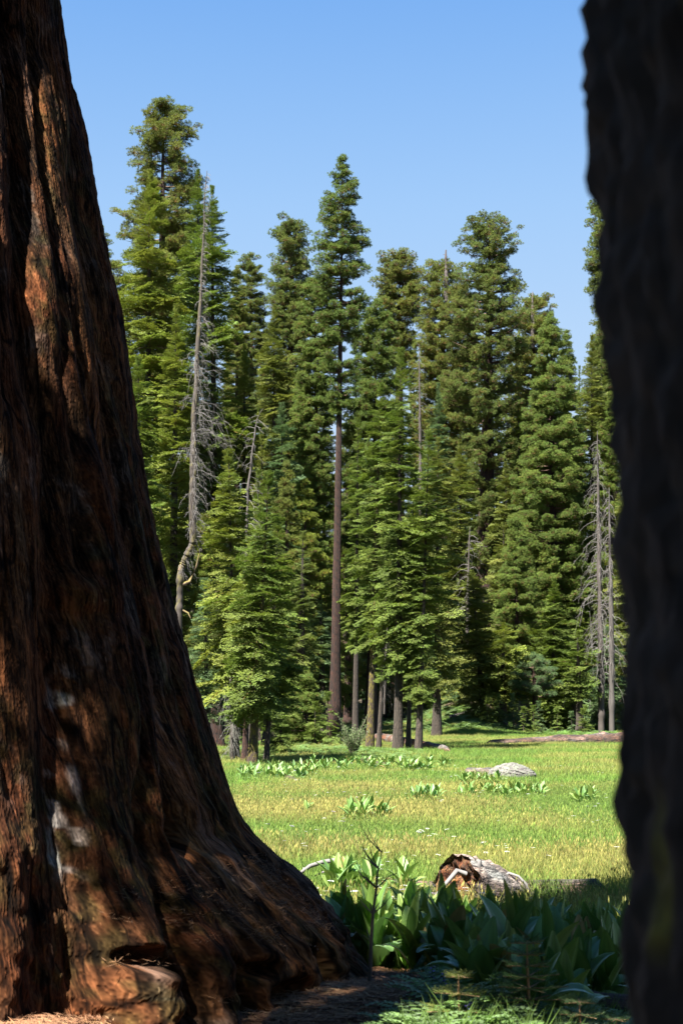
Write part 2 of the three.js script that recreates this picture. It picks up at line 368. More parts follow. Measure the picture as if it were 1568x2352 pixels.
// ---------------------------------------------------------------- foliage pieces shared by all the trees
const STEM = [1.4, 0.75, 1.2];
function firBough(seed, n = 12, m = 7) {
  const R = rngOf(seed), s = new Soup(), y = (t) => 0.05 * Math.sin(t * 3) - 0.10 * t * t;
  s.tube([[0, 0, 0], [0.5, y(0.5), 0], [1, y(1), 0]], [0.014, 0.009, 0.003], 3, STEM);
  for (const side of [-1, 1]) for (let i = 0; i < n; i++) {
    const t = 0.10 + 0.88 * (i + R() * 0.7) / n, ls = (0.44 * (1 - t) ** 0.75 + 0.10) * (0.7 + 0.5 * R()), an = 0.70 + 0.45 * R(), dy = -0.40 + 0.62 * R();
    const dir = [Math.cos(an), dy, side * Math.sin(an)], b0 = [t, y(t), 0];
    for (let j = 0; j <= m; j++) {
      const f = (j + 0.4) / (m + 0.6), b = [b0[0] + dir[0] * ls * f, b0[1] + dir[1] * ls * f - 0.05 * f * f * ls, b0[2] + dir[2] * ls * f], k = 0.75 + 0.5 * R();
      for (const q of [-1, 1]) {
        const a2 = Math.atan2(dir[2], dir[0]) + q * (0.55 + 0.4 * R()), bd = [Math.cos(a2) * 0.9, -0.30 + 0.85 * R(), Math.sin(a2) * 0.9];
        s.blade(b, bd, [-Math.sin(a2), 1.3 * (R() - 0.5), Math.cos(a2)], (0.075 + 0.04 * R()) * (1.15 - 0.5 * f), 0.032, [k, k, k * 0.95]);
      }
    }
  }
  for (let j = 0; j < 6; j++) { const a = (R() - 0.5) * 1.2; s.blade([0.94, y(0.94), 0], [Math.cos(a), 0.2 * R(), Math.sin(a)], [-Math.sin(a), 0.2, Math.cos(a)], 0.12, 0.035, [1.1, 1.1, 1]); }
  return s.geometry();
}
function sequoiaLobe(seed, tufts = 22, blades = 34) { // a rounded clump of tufted sprays, one metre in radius
  const R = rngOf(seed), s = new Soup();
  for (let i = 0; i < tufts; i++) {
    const cy = mix(-0.55, 1, (i + R()) / tufts), a = i * 2.4 + R(), far = 0.6 + 0.65 * R(), q = Math.sqrt(Math.max(0, 1 - cy * cy)) * far;
    const c = [Math.cos(a) * q * 0.78, cy * 0.6 * far, Math.sin(a) * q * 0.78], out = V(Math.cos(a) * q, cy + 0.25, Math.sin(a) * q).normalize(), k0 = 0.8 + 0.4 * R();
    s.tube([[c[0] * 0.1, c[1] * 0.1 - 0.2, c[2] * 0.1], c], [0.03, 0.012], 3, STEM);
    for (let j = 0; j < blades; j++) {
      const d = V(R() * 2 - 1, R() * 2 - 1, R() * 2 - 1).normalize().addScaledVector(out, 0.75).normalize(), u = V(R() - 0.5, R() - 0.5, R() - 0.5).cross(d).normalize(), st = 0.08 * R(), k = k0 * (0.85 + 0.3 * R());
      s.blade([c[0] + d.x * st, c[1] + d.y * st, c[2] + d.z * st], [d.x, d.y, d.z], [u.x, u.y, u.z], 0.18 + 0.26 * R(), 0.042, [k, k, k]);
    }
  }
  return s.geometry();
}
const BOUGHS = [firBough(11), firBough(12), firBough(13, 10, 6)];
const LOBES = [sequoiaLobe(21), sequoiaLobe(22), sequoiaLobe(23, 19, 36)];
const GREEN = { fir: [0.116, 0.164, 0.023], yellow: [0.160, 0.196, 0.026], sequoia: [0.108, 0.156, 0.026], old: [0.120, 0.156, 0.030], light: [0.136, 0.190, 0.034], blue: [0.106, 0.166, 0.062], olive: [0.144, 0.170, 0.030] };

function trunkGeometry(path, radii, sides = 12, noiseAmp = 0.06, seed = 0) { // path of Vector3, radius at each
  const pos = [], uv = [], idx = [];
  let len = 0;
  for (let k = 0; k < path.length; k++) {
    if (k) len += path[k].distanceTo(path[k - 1]);
    const d = path[Math.min(k + 1, path.length - 1)].clone().sub(path[Math.max(k - 1, 0)]).normalize(), a = V(0, 0, 1).cross(d).normalize(), b = d.clone().cross(a);
    for (let s = 0; s <= sides; s++) {
      const f = s / sides * Math.PI * 2, r = radii[k] * (1 + noiseAmp * noise(Math.cos(f) * 2 + seed, Math.sin(f) * 2, len * 0.3));
      pos.push(path[k].x + (a.x * Math.cos(f) + b.x * Math.sin(f)) * r, path[k].y + (a.y * Math.cos(f) + b.y * Math.sin(f)) * r, path[k].z + (a.z * Math.cos(f) + b.z * Math.sin(f)) * r);
      uv.push(s / sides * Math.max(1, Math.round(radii[0] * 5)), len / 1.5);
    }
  }
  const n = sides + 1;
  for (let k = 0; k < path.length - 1; k++) for (let s = 0; s < sides; s++) { const o = k * n + s; idx.push(o, o + 1, o + n, o + 1, o + n + 1, o + n); }
  const g = new THREE.BufferGeometry();
  g.setAttribute('position', new THREE.Float32BufferAttribute(pos, 3));
  g.setAttribute('uv', new THREE.Float32BufferAttribute(uv, 2));
  g.setIndex(idx);
  g.computeVertexNormals();
  return g;
}
let treeSeed = 100;
// One tree. base and top are points; profile gives [height above the base, half-width of the crown] from the crown's foot to its tip.
function tree({ kind, label, group, base, top, profile, radius, green, bark, density = 1, name, sparse = 0, crownTree, lobe }) {
  const R = rngOf(++treeSeed * 7919), h = top.y - base.y, seed = treeSeed * 3.7;
  const t = crownTree ?? thing(name ?? (kind === 'fir' ? 'fir_tree' : 'sequoia_tree'), label, 'tree', group, [base.x, base.y, base.z]);
  const spine = (y) => { const f = y / h; return V((top.x - base.x) * f, y, (top.z - base.z) * f); };
  if (!crownTree) {
    const n = 14, path = [], radii = [];
    for (let k = 0; k <= n; k++) { const f = (k / n) ** 1.3; path.push(spine(f * h * 0.985 - (k ? 0 : 0.4))); radii.push(Math.max(0.02, radius * ((1 - f) ** 0.85) * (1 + 0.55 * Math.exp(-f * 22)))); }
    part('trunk', trunkGeometry(path, radii, 12, 0.10, seed), bark ?? (kind === 'fir' ? MAT.greyBark : MAT.redBark), t);
  }
  const g = GREEN[green ?? kind], lists = [[], [], []], lo = profile[0][0], hi = h;
  const tint = (az, y) => { const n = 1 + 0.16 * noise(y * 0.5 + seed, az * 1.5) + 0.28 * (R() - 0.5), w = 0.16 * (R() - 0.5); return [g[0] * n * (1 + w), g[1] * n, g[2] * n * (1 - w)]; };
  if (kind === 'fir') {
    for (let y = lo; y < hi - 0.15;) {
      const w0 = lookup(profile, y), nb = Math.max(3, Math.round((3.2 + 0.9 * Math.min(w0, 3)) * density)), spin = R() * 6.28;
      for (let k = 0; k < nb; k++) {
        const az = spin + (k + 0.8 * R()) / nb * 6.283, yy = clamp(y + (R() - 0.5) * 0.9, lo, hi - 0.2), f = (yy - lo) / (hi - lo), w = lookup(profile, yy);
        const lump = noise(Math.cos(az) * 1.4 + seed, Math.sin(az) * 1.4, yy * 0.55) + 0.5 * noise(Math.cos(az) * 3 + seed, Math.sin(az) * 3, yy * 1.3);
        if (R() < sparse || (lump < -0.55 && R() < 0.75)) continue;
        const L = Math.max(0.35, w * (1 + 0.42 * lump) * (0.62 + 0.5 * R())), c = spine(yy), el = mix(-0.40, 0.05, Math.min(1, f * 1.6)) + 0.75 * smooth(0.78, 1, f) + (R() - 0.5) * 0.6;
        lists[Math.floor(R() * 3)].push([outward(c.x, c.y, c.z, az, el, L, 0.9 + 0.5 * R(), (R() - 0.5) * 0.9), tint(az, yy)]);
      }
      y += clamp(0.17 * w0, 0.17, 0.46) / Math.sqrt(density);
    }
    for (let k = 0; k < 5; k++) lists[k % 3].push([outward(top.x - base.x, h - 0.7, top.z - base.z, k * 1.25, 1.25 + 0.2 * R(), 0.75, 0.7), tint(k, h)]);
  } else {
    const big = kind === 'old', limbs = new Soup(), wMax = Math.max(...profile.map((q) => q[1]));
    const size = lobe ?? (big ? 0.82 : clamp(0.18 * wMax, 0.42, 0.62));
    for (let y = lo; y < hi - 0.3;) {
      const w0 = lookup(profile, y), nb = Math.max(2, Math.round((2.2 + 0.85 * Math.min(w0, 6) / (size * 1.6)) * density)), spin = R() * 6.283;
      for (let k = 0; k < nb; k++) {
        if (R() < sparse) continue;
        const az = spin + (k + 0.9 * R()) / nb * 6.283, yy = clamp(y + (R() - 0.5) * 1.2, lo, hi - 0.4), w = lookup(profile, yy);
        const ln = noise(Math.cos(az) * 1.8 + seed, Math.sin(az) * 1.8, yy * (big ? 0.20 : 0.45)) + 0.45 * noise(Math.cos(az) * 4 + seed, Math.sin(az) * 4, yy * 0.9);
        if (ln < -0.45 && R() < 0.85) continue;
        const L = Math.max(0.25, w * (1 + (big ? 0.40 : 0.20) * ln) * (0.60 + 0.42 * R())), c = spine(yy), s0 = Math.min(size, 0.2 + 0.5 * w), rise = (big ? 0.12 : -0.05) + 0.25 * R() + 0.5 * smooth(0.8, 1, (yy - lo) / (hi - lo)), n = 1 + Math.round(L * (big ? 0.75 : 0.95) / s0 * 0.55 + R());
        const P = (f, o = 0) => [c.x + Math.cos(az + o) * L * f, Math.min(hi - 0.1, c.y + L * rise * f * f - 0.05 * L * Math.sin(f * 3.1)), c.z + Math.sin(az + o) * L * f];
        for (let q = 0; q < n; q++) {
          const f = n === 1 ? 0.9 : mix(0.42, 1, (q + 0.5 * R()) / (n - 0.5)), p = P(Math.min(1, f), (R() - 0.5) * 0.7 * f), sc = s0 * (0.6 + 0.65 * R());
          lists[Math.floor(R() * 3)].push([pose(p[0], p[1] + (R() - 0.3) * 0.35 * s0, p[2], R() * 6.28, (R() - 0.5) * 0.7, sc, sc * (0.7 + 0.3 * R())), tint(az, yy)]);
        }
        if (L > 0.9) limbs.tube([P(0), P(0.5), P(0.95)], [0.018 * L + 0.02, 0.012 * L + 0.015, 0.012], 4, [0.11, 0.065, 0.042]);
      }
      y += size * (big ? 0.62 : 0.78) / Math.sqrt(density);
    }
    lists[0].push([pose(top.x - base.x, h - 0.3, top.z - base.z, 0, 0, 0.34, 0.6), tint(0, h)]);
    if (limbs.i.length) part('branches', limbs.geometry(true), MAT.wood, t, 'stuff');
  }
  const geo = kind === 'fir' ? BOUGHS : LOBES;
  lists.forEach((l, i) => { if (l.length) copies('crown', geo[i], MAT.needles, l, t); });
  return t;
}
// A tree read off the photograph: bx = where its foot stands, d = its distance, [tx, ty] = its tip, prof = [height in the picture, half-width] from the crown's foot up.
function treeAt({ bx, d, tip, prof, foot, ...rest }) {
  const bxw = (bx - 784) / FOC * d, base = V(bxw, ground(bxw, -d), -d), top = at(tip[0], tip[1], d);
  if (foot) base.y = ground(bxw, -d);
  const profile = prof.map(([py, hw]) => [at(784, py, d).y - base.y, hw * 1.14 / FOC * d]).sort((a, b) => a[0] - b[0]);
  profile[0][0] = Math.max(0.3, profile[0][0]);
  return tree({ base, top, profile, ...rest });
}

const giantCrown = tree({ kind: 'old', label: '', base: V(AX, 0, AZ), top: V(AX, 60, AZ), profile: [[38, 1], [41, 3.6], [50, 4.2], [57, 2.6], [60, 0.8]], radius: 1, green: 'old', crownTree: globalThis.giantTree, density: 0.8 });

// the tall trees that can be told apart, left to right
const NAMED = [
  { kind: 'sequoia', bx: 232, d: 175, tip: [228, 510], prof: [[1300, 34], [700, 34], [560, 22], [515, 5]], radius: 0.9, green: 'old', label: 'dark sequoia crown peeking out beside the giant trunk, high on the left' },
  { kind: 'old', bx: 372, d: 150, tip: [375, 238], prof: [[1000, 60], [700, 72], [560, 84], [480, 78], [400, 76], [330, 58], [280, 44], [250, 22]], radius: 1.3, green: 'olive', density: 0.95, label: 'tallest sequoia of the left stand, rounded olive crown against the sky' },
  { kind: 'fir', bx: 338, d: 112, tip: [345, 392], prof: [[1480, 70], [1200, 78], [900, 80], [700, 68], [560, 48], [460, 28], [400, 6]], radius: 0.55, green: 'yellow', label: 'bright yellow-green fir standing before the tallest sequoia' },
  { kind: 'fir', bx: 452, d: 128, tip: [455, 390], prof: [[1300, 62], [900, 62], [700, 55], [560, 40], [470, 22], [400, 4]], radius: 0.5, green: 'fir', sparse: 0.15, label: 'slender fir with thin spire just left of the bare snag top' },
  { kind: 'fir', bx: 500, d: 116, tip: [487, 428], prof: [[1250, 52], [900, 58], [720, 52], [600, 42], [500, 24], [435, 5]], radius: 0.5, green: 'fir', density: 1.1, label: 'dense fir behind the bare snag, dark on its right side' },
  { kind: 'sequoia', bx: 262, d: 140, tip: [262, 600], prof: [[1300, 50], [900, 55], [720, 42], [640, 24], [605, 6]], radius: 0.6, green: 'olive', label: 'olive sequoia crown low against the sky beside the giant trunk' },
  { kind: 'fir', bx: 330, d: 95, tip: [318, 820], prof: [[1520, 62], [1200, 60], [1000, 48], [880, 26], [825, 5]], radius: 0.4, green: 'fir', label: 'shorter fir in shade between giant trunk and bare snag' },
  { kind: 'fir', bx: 400, d: 100, tip: [405, 700], prof: [[1500, 55], [1200, 52], [950, 44], [800, 24], [705, 5]], radius: 0.45, green: 'yellow', label: 'yellowish fir just left of the bare snag trunk' },
  { kind: 'sequoia', bx: 575, d: 205, tip: [578, 584], prof: [[1100, 40], [760, 42], [660, 32], [610, 24], [588, 8]], radius: 0.9, green: 'old', label: 'small round-topped sequoia on the skyline right of the bare snag' },
  { kind: 'sequoia', bx: 545, d: 190, tip: [545, 610], prof: [[1100, 36], [800, 32], [690, 18], [615, 4]], radius: 0.7, green: 'olive', label: 'pointed conifer on the skyline beside the small round-topped sequoia' },
  { kind: 'old', bx: 665, d: 200, tip: [668, 514], prof: [[1050, 52], [800, 56], [700, 50], [640, 42], [580, 44], [540, 34], [518, 14]], radius: 1.2, green: 'old', density: 1.05, label: 'round-headed sequoia on the skyline left of the tall central one' },
  { kind: 'fir', bx: 560, d: 135, tip: [562, 790], prof: [[1500, 52], [1100, 50], [950, 38], [840, 18], [795, 4]], radius: 0.45, green: 'yellow', label: 'pointed fir below the small round-topped skyline sequoia' },
  { kind: 'fir', bx: 628, d: 150, tip: [630, 700], prof: [[1400, 54], [1000, 50], [860, 38], [760, 18], [705, 4]], radius: 0.5, green: 'olive', label: 'pale pointed fir below the round-headed skyline sequoia' },
  { kind: 'fir', bx: 645, d: 118, tip: [648, 925], prof: [[1560, 52], [1200, 50], [1050, 38], [970, 18], [930, 4]], radius: 0.35, green: 'blue', label: 'blue-green pointed conifer halfway to the tall central sequoia' },
  { kind: 'sequoia', bx: 735, d: 126, tip: [722, 640], prof: [[1560, 42], [1300, 46], [1000, 48], [850, 46], [740, 46], [680, 34], [645, 10]], radius: 0.45, green: 'light', density: 1.15, label: 'bushy light green young sequoia directly left of the tall central trunk' },
  { kind: 'sequoia', bx: 768, d: 116, tip: [788, 356], prof: [[960, 14], [880, 38], [800, 50], [720, 60], [660, 66], [600, 64], [560, 60], [500, 50], [450, 38], [410, 22], [375, 9], [360, 2]], radius: 0.45, green: 'sequoia', sparse: 0.12, density: 0.95, lobe: 0.46, label: 'tall slender sequoia in the centre, spire above all its neighbours' },
  { kind: 'sequoia', bx: 850, d: 128, tip: [865, 690], prof: [[1480, 50], [1200, 66], [1000, 66], [850, 54], [760, 38], [700, 10]], radius: 0.5, green: 'sequoia', density: 1.1, label: 'bushy sequoia directly right of the tall central trunk' },
  { kind: 'old', bx: 912, d: 215, tip: [918, 586], prof: [[880, 20], [790, 34], [750, 46], [680, 58], [630, 52], [600, 36], [588, 12]], radius: 1.5, green: 'olive', density: 1.0, label: 'old round-crowned sequoia on the skyline just right of the tall central spire' },
  { kind: 'old', bx: 1020, d: 208, tip: [1015, 604], prof: [[1150, 60], [950, 70], [800, 72], [700, 68], [650, 48], [615, 20]], radius: 1.4, green: 'olive', density: 1.0, label: 'broad old sequoia with a dead black spike above its crown' },
  { kind: 'old', bx: 1108, d: 190, tip: [1125, 498], prof: [[1320, 40], [1150, 62], [1000, 82], [900, 92], [800, 92], [720, 94], [660, 88], [635, 50], [600, 60], [570, 70], [540, 50], [505, 24]], radius: 1.6, green: 'old', density: 0.85, sparse: 0.12, label: 'massive old sequoia right of centre, irregular billowing crown and thick bare trunk' },
  { kind: 'old', bx: 1222, d: 205, tip: [1225, 684], prof: [[1200, 52], [900, 56], [780, 48], [720, 38], [690, 16]], radius: 1.2, green: 'olive', density: 1.0, label: 'round sequoia crown with thin dead spike, right of the massive old one' },
  { kind: 'sequoia', bx: 1262, d: 162, tip: [1266, 716], prof: [[1600, 66], [1350, 86], [1150, 86], [1000, 72], [880, 48], [790, 24], [725, 5]], radius: 0.8, green: 'light', density: 1.15, label: 'broad conical light green sequoia right of the massive old one' },
  { kind: 'sequoia', bx: 1300, d: 195, tip: [1300, 758], prof: [[1300, 40], [1000, 34], [880, 24], [800, 12], [762, 3]], radius: 0.5, green: 'sequoia', label: 'small dark conical spire on the skyline near the right-hand trunk' },
  { kind: 'fir', bx: 1352, d: 170, tip: [1358, 770], prof: [[1500, 60], [1150, 52], [960, 36], [850, 20], [775, 4]], radius: 0.5, green: 'olive', label: 'conical fir half hidden by the dark near trunk on the right' },
  { kind: 'old', bx: 1400, d: 185, tip: [1398, 420], prof: [[1000, 60], [760, 44], [700, 40], [620, 52], [560, 40], [500, 50], [440, 26]], radius: 1.4, green: 'old', density: 1.1, label: 'sequoia crown in clumps peeking out from behind the dark near trunk' },
  // the firs round the clearing in the middle
  { kind: 'fir', bx: 815, d: 92, tip: [822, 960], prof: [[1480, 24], [1300, 30], [1150, 28], [1020, 14], [965, 3]], radius: 0.2, green: 'fir', label: 'fir with straight grey trunk lit yellow along its left edge' },
  { kind: 'fir', bx: 848, d: 88, tip: [874, 880], prof: [[1480, 40], [1300, 46], [1100, 42], [960, 24], [885, 4]], radius: 0.22, bark: MAT.mossBark, green: 'fir', label: 'fir with stout mossy trunk right of the tall central sequoia' },
  { kind: 'fir', bx: 868, d: 86, tip: [890, 1290], prof: [[1560, 18], [1450, 26], [1330, 10], [1295, 3]], radius: 0.15, green: 'fir', sparse: 0.5, label: 'thin crooked fir leaning right between stouter trunks' },
  { kind: 'fir', bx: 912, d: 83, tip: [920, 800], prof: [[1530, 44], [1300, 58], [1100, 52], [950, 34], [860, 16], [805, 4]], radius: 0.26, green: 'fir', density: 1.1, label: 'tall dark fir with thick trunk at the middle of the clearing edge' },
  { kind: 'fir', bx: 935, d: 84, tip: [950, 1080], prof: [[1560, 26], [1400, 40], [1250, 36], [1140, 16], [1085, 3]], radius: 0.14, green: 'fir', label: 'thin shaded fir between two thicker dark trunks' },
  { kind: 'fir', bx: 958, d: 82, tip: [985, 990], prof: [[1600, 36], [1450, 48], [1300, 50], [1150, 38], [1050, 18], [995, 4]], radius: 0.19, green: 'fir', density: 1.15, label: 'rightmost fir of the dark cluster, boughs hanging over the meadow' },
  { kind: 'fir', bx: 1000, d: 118, tip: [1005, 1005], prof: [[1560, 50], [1400, 66], [1200, 52], [1080, 26], [1010, 4]], radius: 0.35, green: 'olive', label: 'olive green fir behind the rightmost fir of the dark cluster' },
  { kind: 'fir', bx: 1108, d: 142, tip: [1082, 1310], prof: [[1660, 46], [1560, 50], [1430, 42], [1350, 22], [1315, 5]], radius: 0.35, green: 'olive', density: 1.2, label: 'leaning fir with a pale broken patch on its foot at the far meadow edge' },
  { kind: 'fir', bx: 1262, d: 148, tip: [1272, 1328], prof: [[1676, 46], [1580, 48], [1470, 38], [1380, 18], [1332, 4]], radius: 0.3, green: 'fir', density: 1.3, label: 'bright bushy fir with boughs down to the ground at the far meadow edge' },
  { kind: 'sequoia', bx: 1185, d: 152, tip: [1182, 1180], prof: [[1640, 50], [1450, 58], [1320, 44], [1230, 22], [1185, 5]], radius: 0.4, green: 'light', label: 'soft green young sequoia left of the bright bushy meadow-edge fir' },
  { kind: 'fir', bx: 1058, d: 160, tip: [1055, 1010], prof: [[1620, 46], [1350, 52], [1200, 44], [1080, 22], [1015, 4]], radius: 0.4, green: 'olive', label: 'yellowish fir left of the massive old trunk' },
  { kind: 'fir', bx: 1165, d: 172, tip: [1160, 1060], prof: [[1600, 44], [1350, 46], [1200, 34], [1100, 14], [1065, 4]], radius: 0.4, green: 'olive', label: 'narrow fir right of the massive old trunk' },
  { kind: 'fir', bx: 1385, d: 146, tip: [1392, 1440], prof: [[1660, 56], [1580, 52], [1500, 34], [1445, 5]], radius: 0.3, green: 'blue', label: 'pale green drooping fir in front of the right-hand dead snags' },
  { kind: 'fir', bx: 1330, d: 168, tip: [1330, 1100], prof: [[1600, 50], [1400, 50], [1250, 36], [1150, 16], [1105, 4]], radius: 0.4, green: 'fir', label: 'fir behind the right-hand dead snags' },
  // the near group of firs at the left edge of the meadow
  { kind: 'fir', bx: 545, d: 66, tip: [525, 1035], prof: [[1570, 58], [1450, 82], [1300, 70], [1180, 46], [1090, 24], [1040, 5]], radius: 0.17, green: 'yellow', density: 1.15, label: 'yellow-green fir in the near left group, pointed top beside the snag branches' },
  { kind: 'fir', bx: 565, d: 63, tip: [580, 1240], prof: [[1590, 50], [1520, 66], [1400, 54], [1300, 26], [1245, 5]], radius: 0.14, bark: MAT.redBark, green: 'yellow', density: 1.1, label: 'short fir with reddish trunk in the near left group' },
  { kind: 'fir', bx: 582, d: 61, tip: [618, 1085], prof: [[1630, 54], [1560, 74], [1400, 64], [1250, 46], [1150, 22], [1090, 4]], radius: 0.2, bark: MAT.mossBark, green: 'fir', density: 1.15, label: 'fir with mossy yellow trunk nearest the meadow in the left group' },
  { kind: 'fir', bx: 614, d: 66, tip: [640, 1190], prof: [[1650, 44], [1560, 56], [1400, 46], [1280, 24], [1195, 4]], radius: 0.12, green: 'fir', density: 1.2, label: 'thin dark fir on the right side of the near left group' },
  { kind: 'fir', bx: 482, d: 70, tip: [470, 1330], prof: [[1640, 44], [1540, 52], [1430, 36], [1335, 5]], radius: 0.18, green: 'blue', label: 'pale blue-green fir beside the giant trunk below the broken snag' },
  { kind: 'fir', bx: 645, d: 74, tip: [655, 1420], prof: [[1720, 36], [1620, 44], [1520, 30], [1425, 4]], radius: 0.1, green: 'fir', density: 1.2, label: 'small dark fir between the near left group and the pale young pine' },
  { kind: 'sequoia', bx: 702, d: 98, tip: [704, 1540], prof: [[1700, 46], [1640, 44], [1590, 30], [1550, 8]], radius: 0.1, green: 'light', name: 'young_pine', density: 1.1, label: 'pale green young pine left of the foot of the central sequoia' },
];
NAMED.forEach((s) => treeAt(s));
// the forest behind, seen between the tall trees
{
  const R = rngOf(555);
  const rows = [[255, 250, 820], [300, 215, 850], [420, 220, 800], [520, 235, 760], [560, 250, 760], [610, 240, 720], [640, 225, 800], [700, 240, 720], [745, 225, 760], [820, 230, 700], [845, 250, 740], [880, 235, 820], [950, 250, 760], [970, 225, 860], [1060, 240, 740], [1090, 260, 780], [1170, 235, 780], [1190, 255, 740], [1250, 240, 800], [1290, 230, 860], [1330, 250, 840], [1370, 220, 900], [1410, 240, 860], [380, 180, 900], [470, 175, 920], [590, 178, 930], [690, 170, 960], [800, 165, 950], [890, 172, 980], [980, 180, 1000], [1140, 225, 900], [1210, 180, 1000], [1300, 200, 1050], [360, 140, 1080], [440, 145, 1120], [520, 150, 1150], [610, 140, 1200], [670, 145, 1250], [780, 185, 1150], [840, 190, 1200], [940, 185, 1180], [1040, 185, 1200], [1120, 210, 1250], [1240, 175, 1250], [1350, 185, 1280], [300, 120, 1000], [375, 105, 1120], [430, 112, 980], [470, 98, 1180], [520, 104, 1250], [590, 100, 1080], [660, 108, 1060], [690, 100, 1220], [1140, 165, 1330], [1220, 165, 1380], [1310, 160, 1350], [450, 90, 1420], [500, 88, 1380], [620, 92, 1330], [740, 118, 1380], [690, 130, 880], [600, 128, 1000], [500, 132, 900], [705, 118, 1100], [1010, 175, 880], [1190, 190, 880], [340, 128, 900], [285, 110, 1150], [1150, 141, 1430], [1225, 139, 1500], [1325, 140, 1450], [1150, 158, 1200], [680, 104, 1330], [760, 150, 1250], [860, 170, 1150], [1400, 160, 900], [1432, 150, 1050], [1380, 175, 800]];
  const where = (px) => [[300, 'beside the giant trunk'], [420, 'behind the yellow-green fir at the left'], [500, 'behind the tall mossy snag'], [600, 'behind the near left firs'], [720, 'left of the tall central sequoia'], [830, 'behind the tall central sequoia'], [960, 'behind the dark fir cluster'], [1060, 'left of the massive old sequoia'], [1160, 'behind the massive old sequoia'], [1290, 'behind the broad conical sequoia'], [9999, 'close to the dark right-hand trunk']].find((q) => px < q[0])[1];
  rows.forEach(([px, d, py], i) => {
    const w = d < 135 ? 34 + 18 * R() : (26 + 16 * R()) * 200 / d, fir = i % 3 !== 0, far = d >= 200;
    treeAt({ kind: fir ? 'fir' : 'sequoia', name: 'forest_conifer', bx: px, d, tip: [px + (R() - 0.5) * 12, py], prof: [[1600, w], [mix(py, 1600, 0.5), w], [mix(py, 1600, 0.2), w * 0.62], [py + 8, 4]], radius: 0.45, green: ['fir', 'olive', 'old', 'yellow', 'blue'][i % 5], density: 0.85,
      label: `${far ? 'far' : 'second-row'} ${fir ? 'fir' : 'sequoia'} half hidden ${where(px)}${py < 950 ? ', nearing the skyline' : ''}`, group: `${far ? 'far' : 'second row'} conifers ${where(px)}` });
  });
  // saplings in the shade under the trees
  for (let i = 0; i < 44; i++) {
    const px = 455 + i * 22 + R() * 20, d = px < 780 ? 84 + 30 * R() : px > 1115 ? 132 + 14 * R() : 150 + 35 * R(), h = (px < 780 ? 60 : 50) + 110 * R() * R(), x = (px - 784) / FOC * d;
    const base = V(x, ground(x, -d), -d), hh = h / FOC * d;
    tree({ kind: 'fir', name: 'fir_sapling', base, top: V(x, base.y + hh, -d), profile: [[0.3, hh * 0.3], [hh * 0.5, hh * 0.22], [hh, 0.1]], radius: 0.06, green: ['fir', 'light', 'blue'][i % 3], label: `small fir growing under the trees ${where(px)}`, group: `small firs ${where(px)}` });
  }
}
// trees round and behind the viewer, whose shade falls on the foreground
{
  const spots = [[-3.05, -3.0, 20, 2.15, 0, 1.1, 9], [-3.0, 8.5, 33, 4.4], [2.2, 6.8, 32, 4.4], [7.4, 4.0, 30, 3.4], [8.0, 9, 36, 5.0], [-1.5, 12, 38, 5.0], [4.2, 14, 34, 5], [-22, 0, 38, 5]];
  spots.forEach(([x, z, h, w, sparse = 0, density = 1, foot = 2.2], i) => {
    const b = V(x, ground(x, z), z);
    tree({ kind: 'fir', name: 'shade_fir', base: b, top: V(x + 0.3, b.y + h, z), profile: [[foot, w * 0.8], [foot + 6, w], [mix(foot, h, 0.6), w * 0.75], [h, 0.2]], radius: 0.42, green: 'fir', sparse, density, label: 'tall fir standing around the viewpoint, shading the foreground', group: 'firs around the viewpoint' });
  });
}

// ---------------------------------------------------------------- dead trees
function deadBranch(s, R, p, az, L, drop, r0, col, twigs) {
  const c = Math.cos(az), q = Math.sin(az), k = 0.45 + 0.65 * R(), rise = 0.3 * (R() - 0.2), bow = 1.1 + 1.2 * R(), pts = [], radii = [];
  for (let i = 0; i <= 5; i++) { const f = i / 5; pts.push([p.x + c * L * k * (f ** 0.8) + 0.2 * L * (R() - 0.5) * f, p.y + L * (rise * Math.sin(f * 3) - drop * f ** bow + 0.12 * (R() - 0.5) * f), p.z + q * L * k * (f ** 0.8) + 0.2 * L * (R() - 0.5) * f]); radii.push(mix(r0, r0 * 0.22, f)); }
  const tone = 0.7 + 0.5 * R(), cc = col.map((v) => v * tone);
  s.tube(pts, radii, 4, cc);
  for (let i = 0; i < twigs; i++) {
    const f = 0.25 + 0.75 * R(), a = Math.min(4, Math.floor(f * 5)), b = pts[a], a2 = az + (R() - 0.5) * 2.4, l = Math.max(0.15, L * (0.08 + 0.32 * R() * R())), d = drop * (R() * 1.6 - 0.3);
    const m = [b[0] + Math.cos(a2) * l * 0.5, b[1] - l * 0.2 * d, b[2] + Math.sin(a2) * l * 0.5], e = [b[0] + Math.cos(a2) * l * 0.75, b[1] - l * (0.35 + 0.6 * d), b[2] + Math.sin(a2) * l * 0.75];
    s.tube([b, m, e], [r0 * 0.4, r0 * 0.28, r0 * 0.12], 3, cc);
  }
}
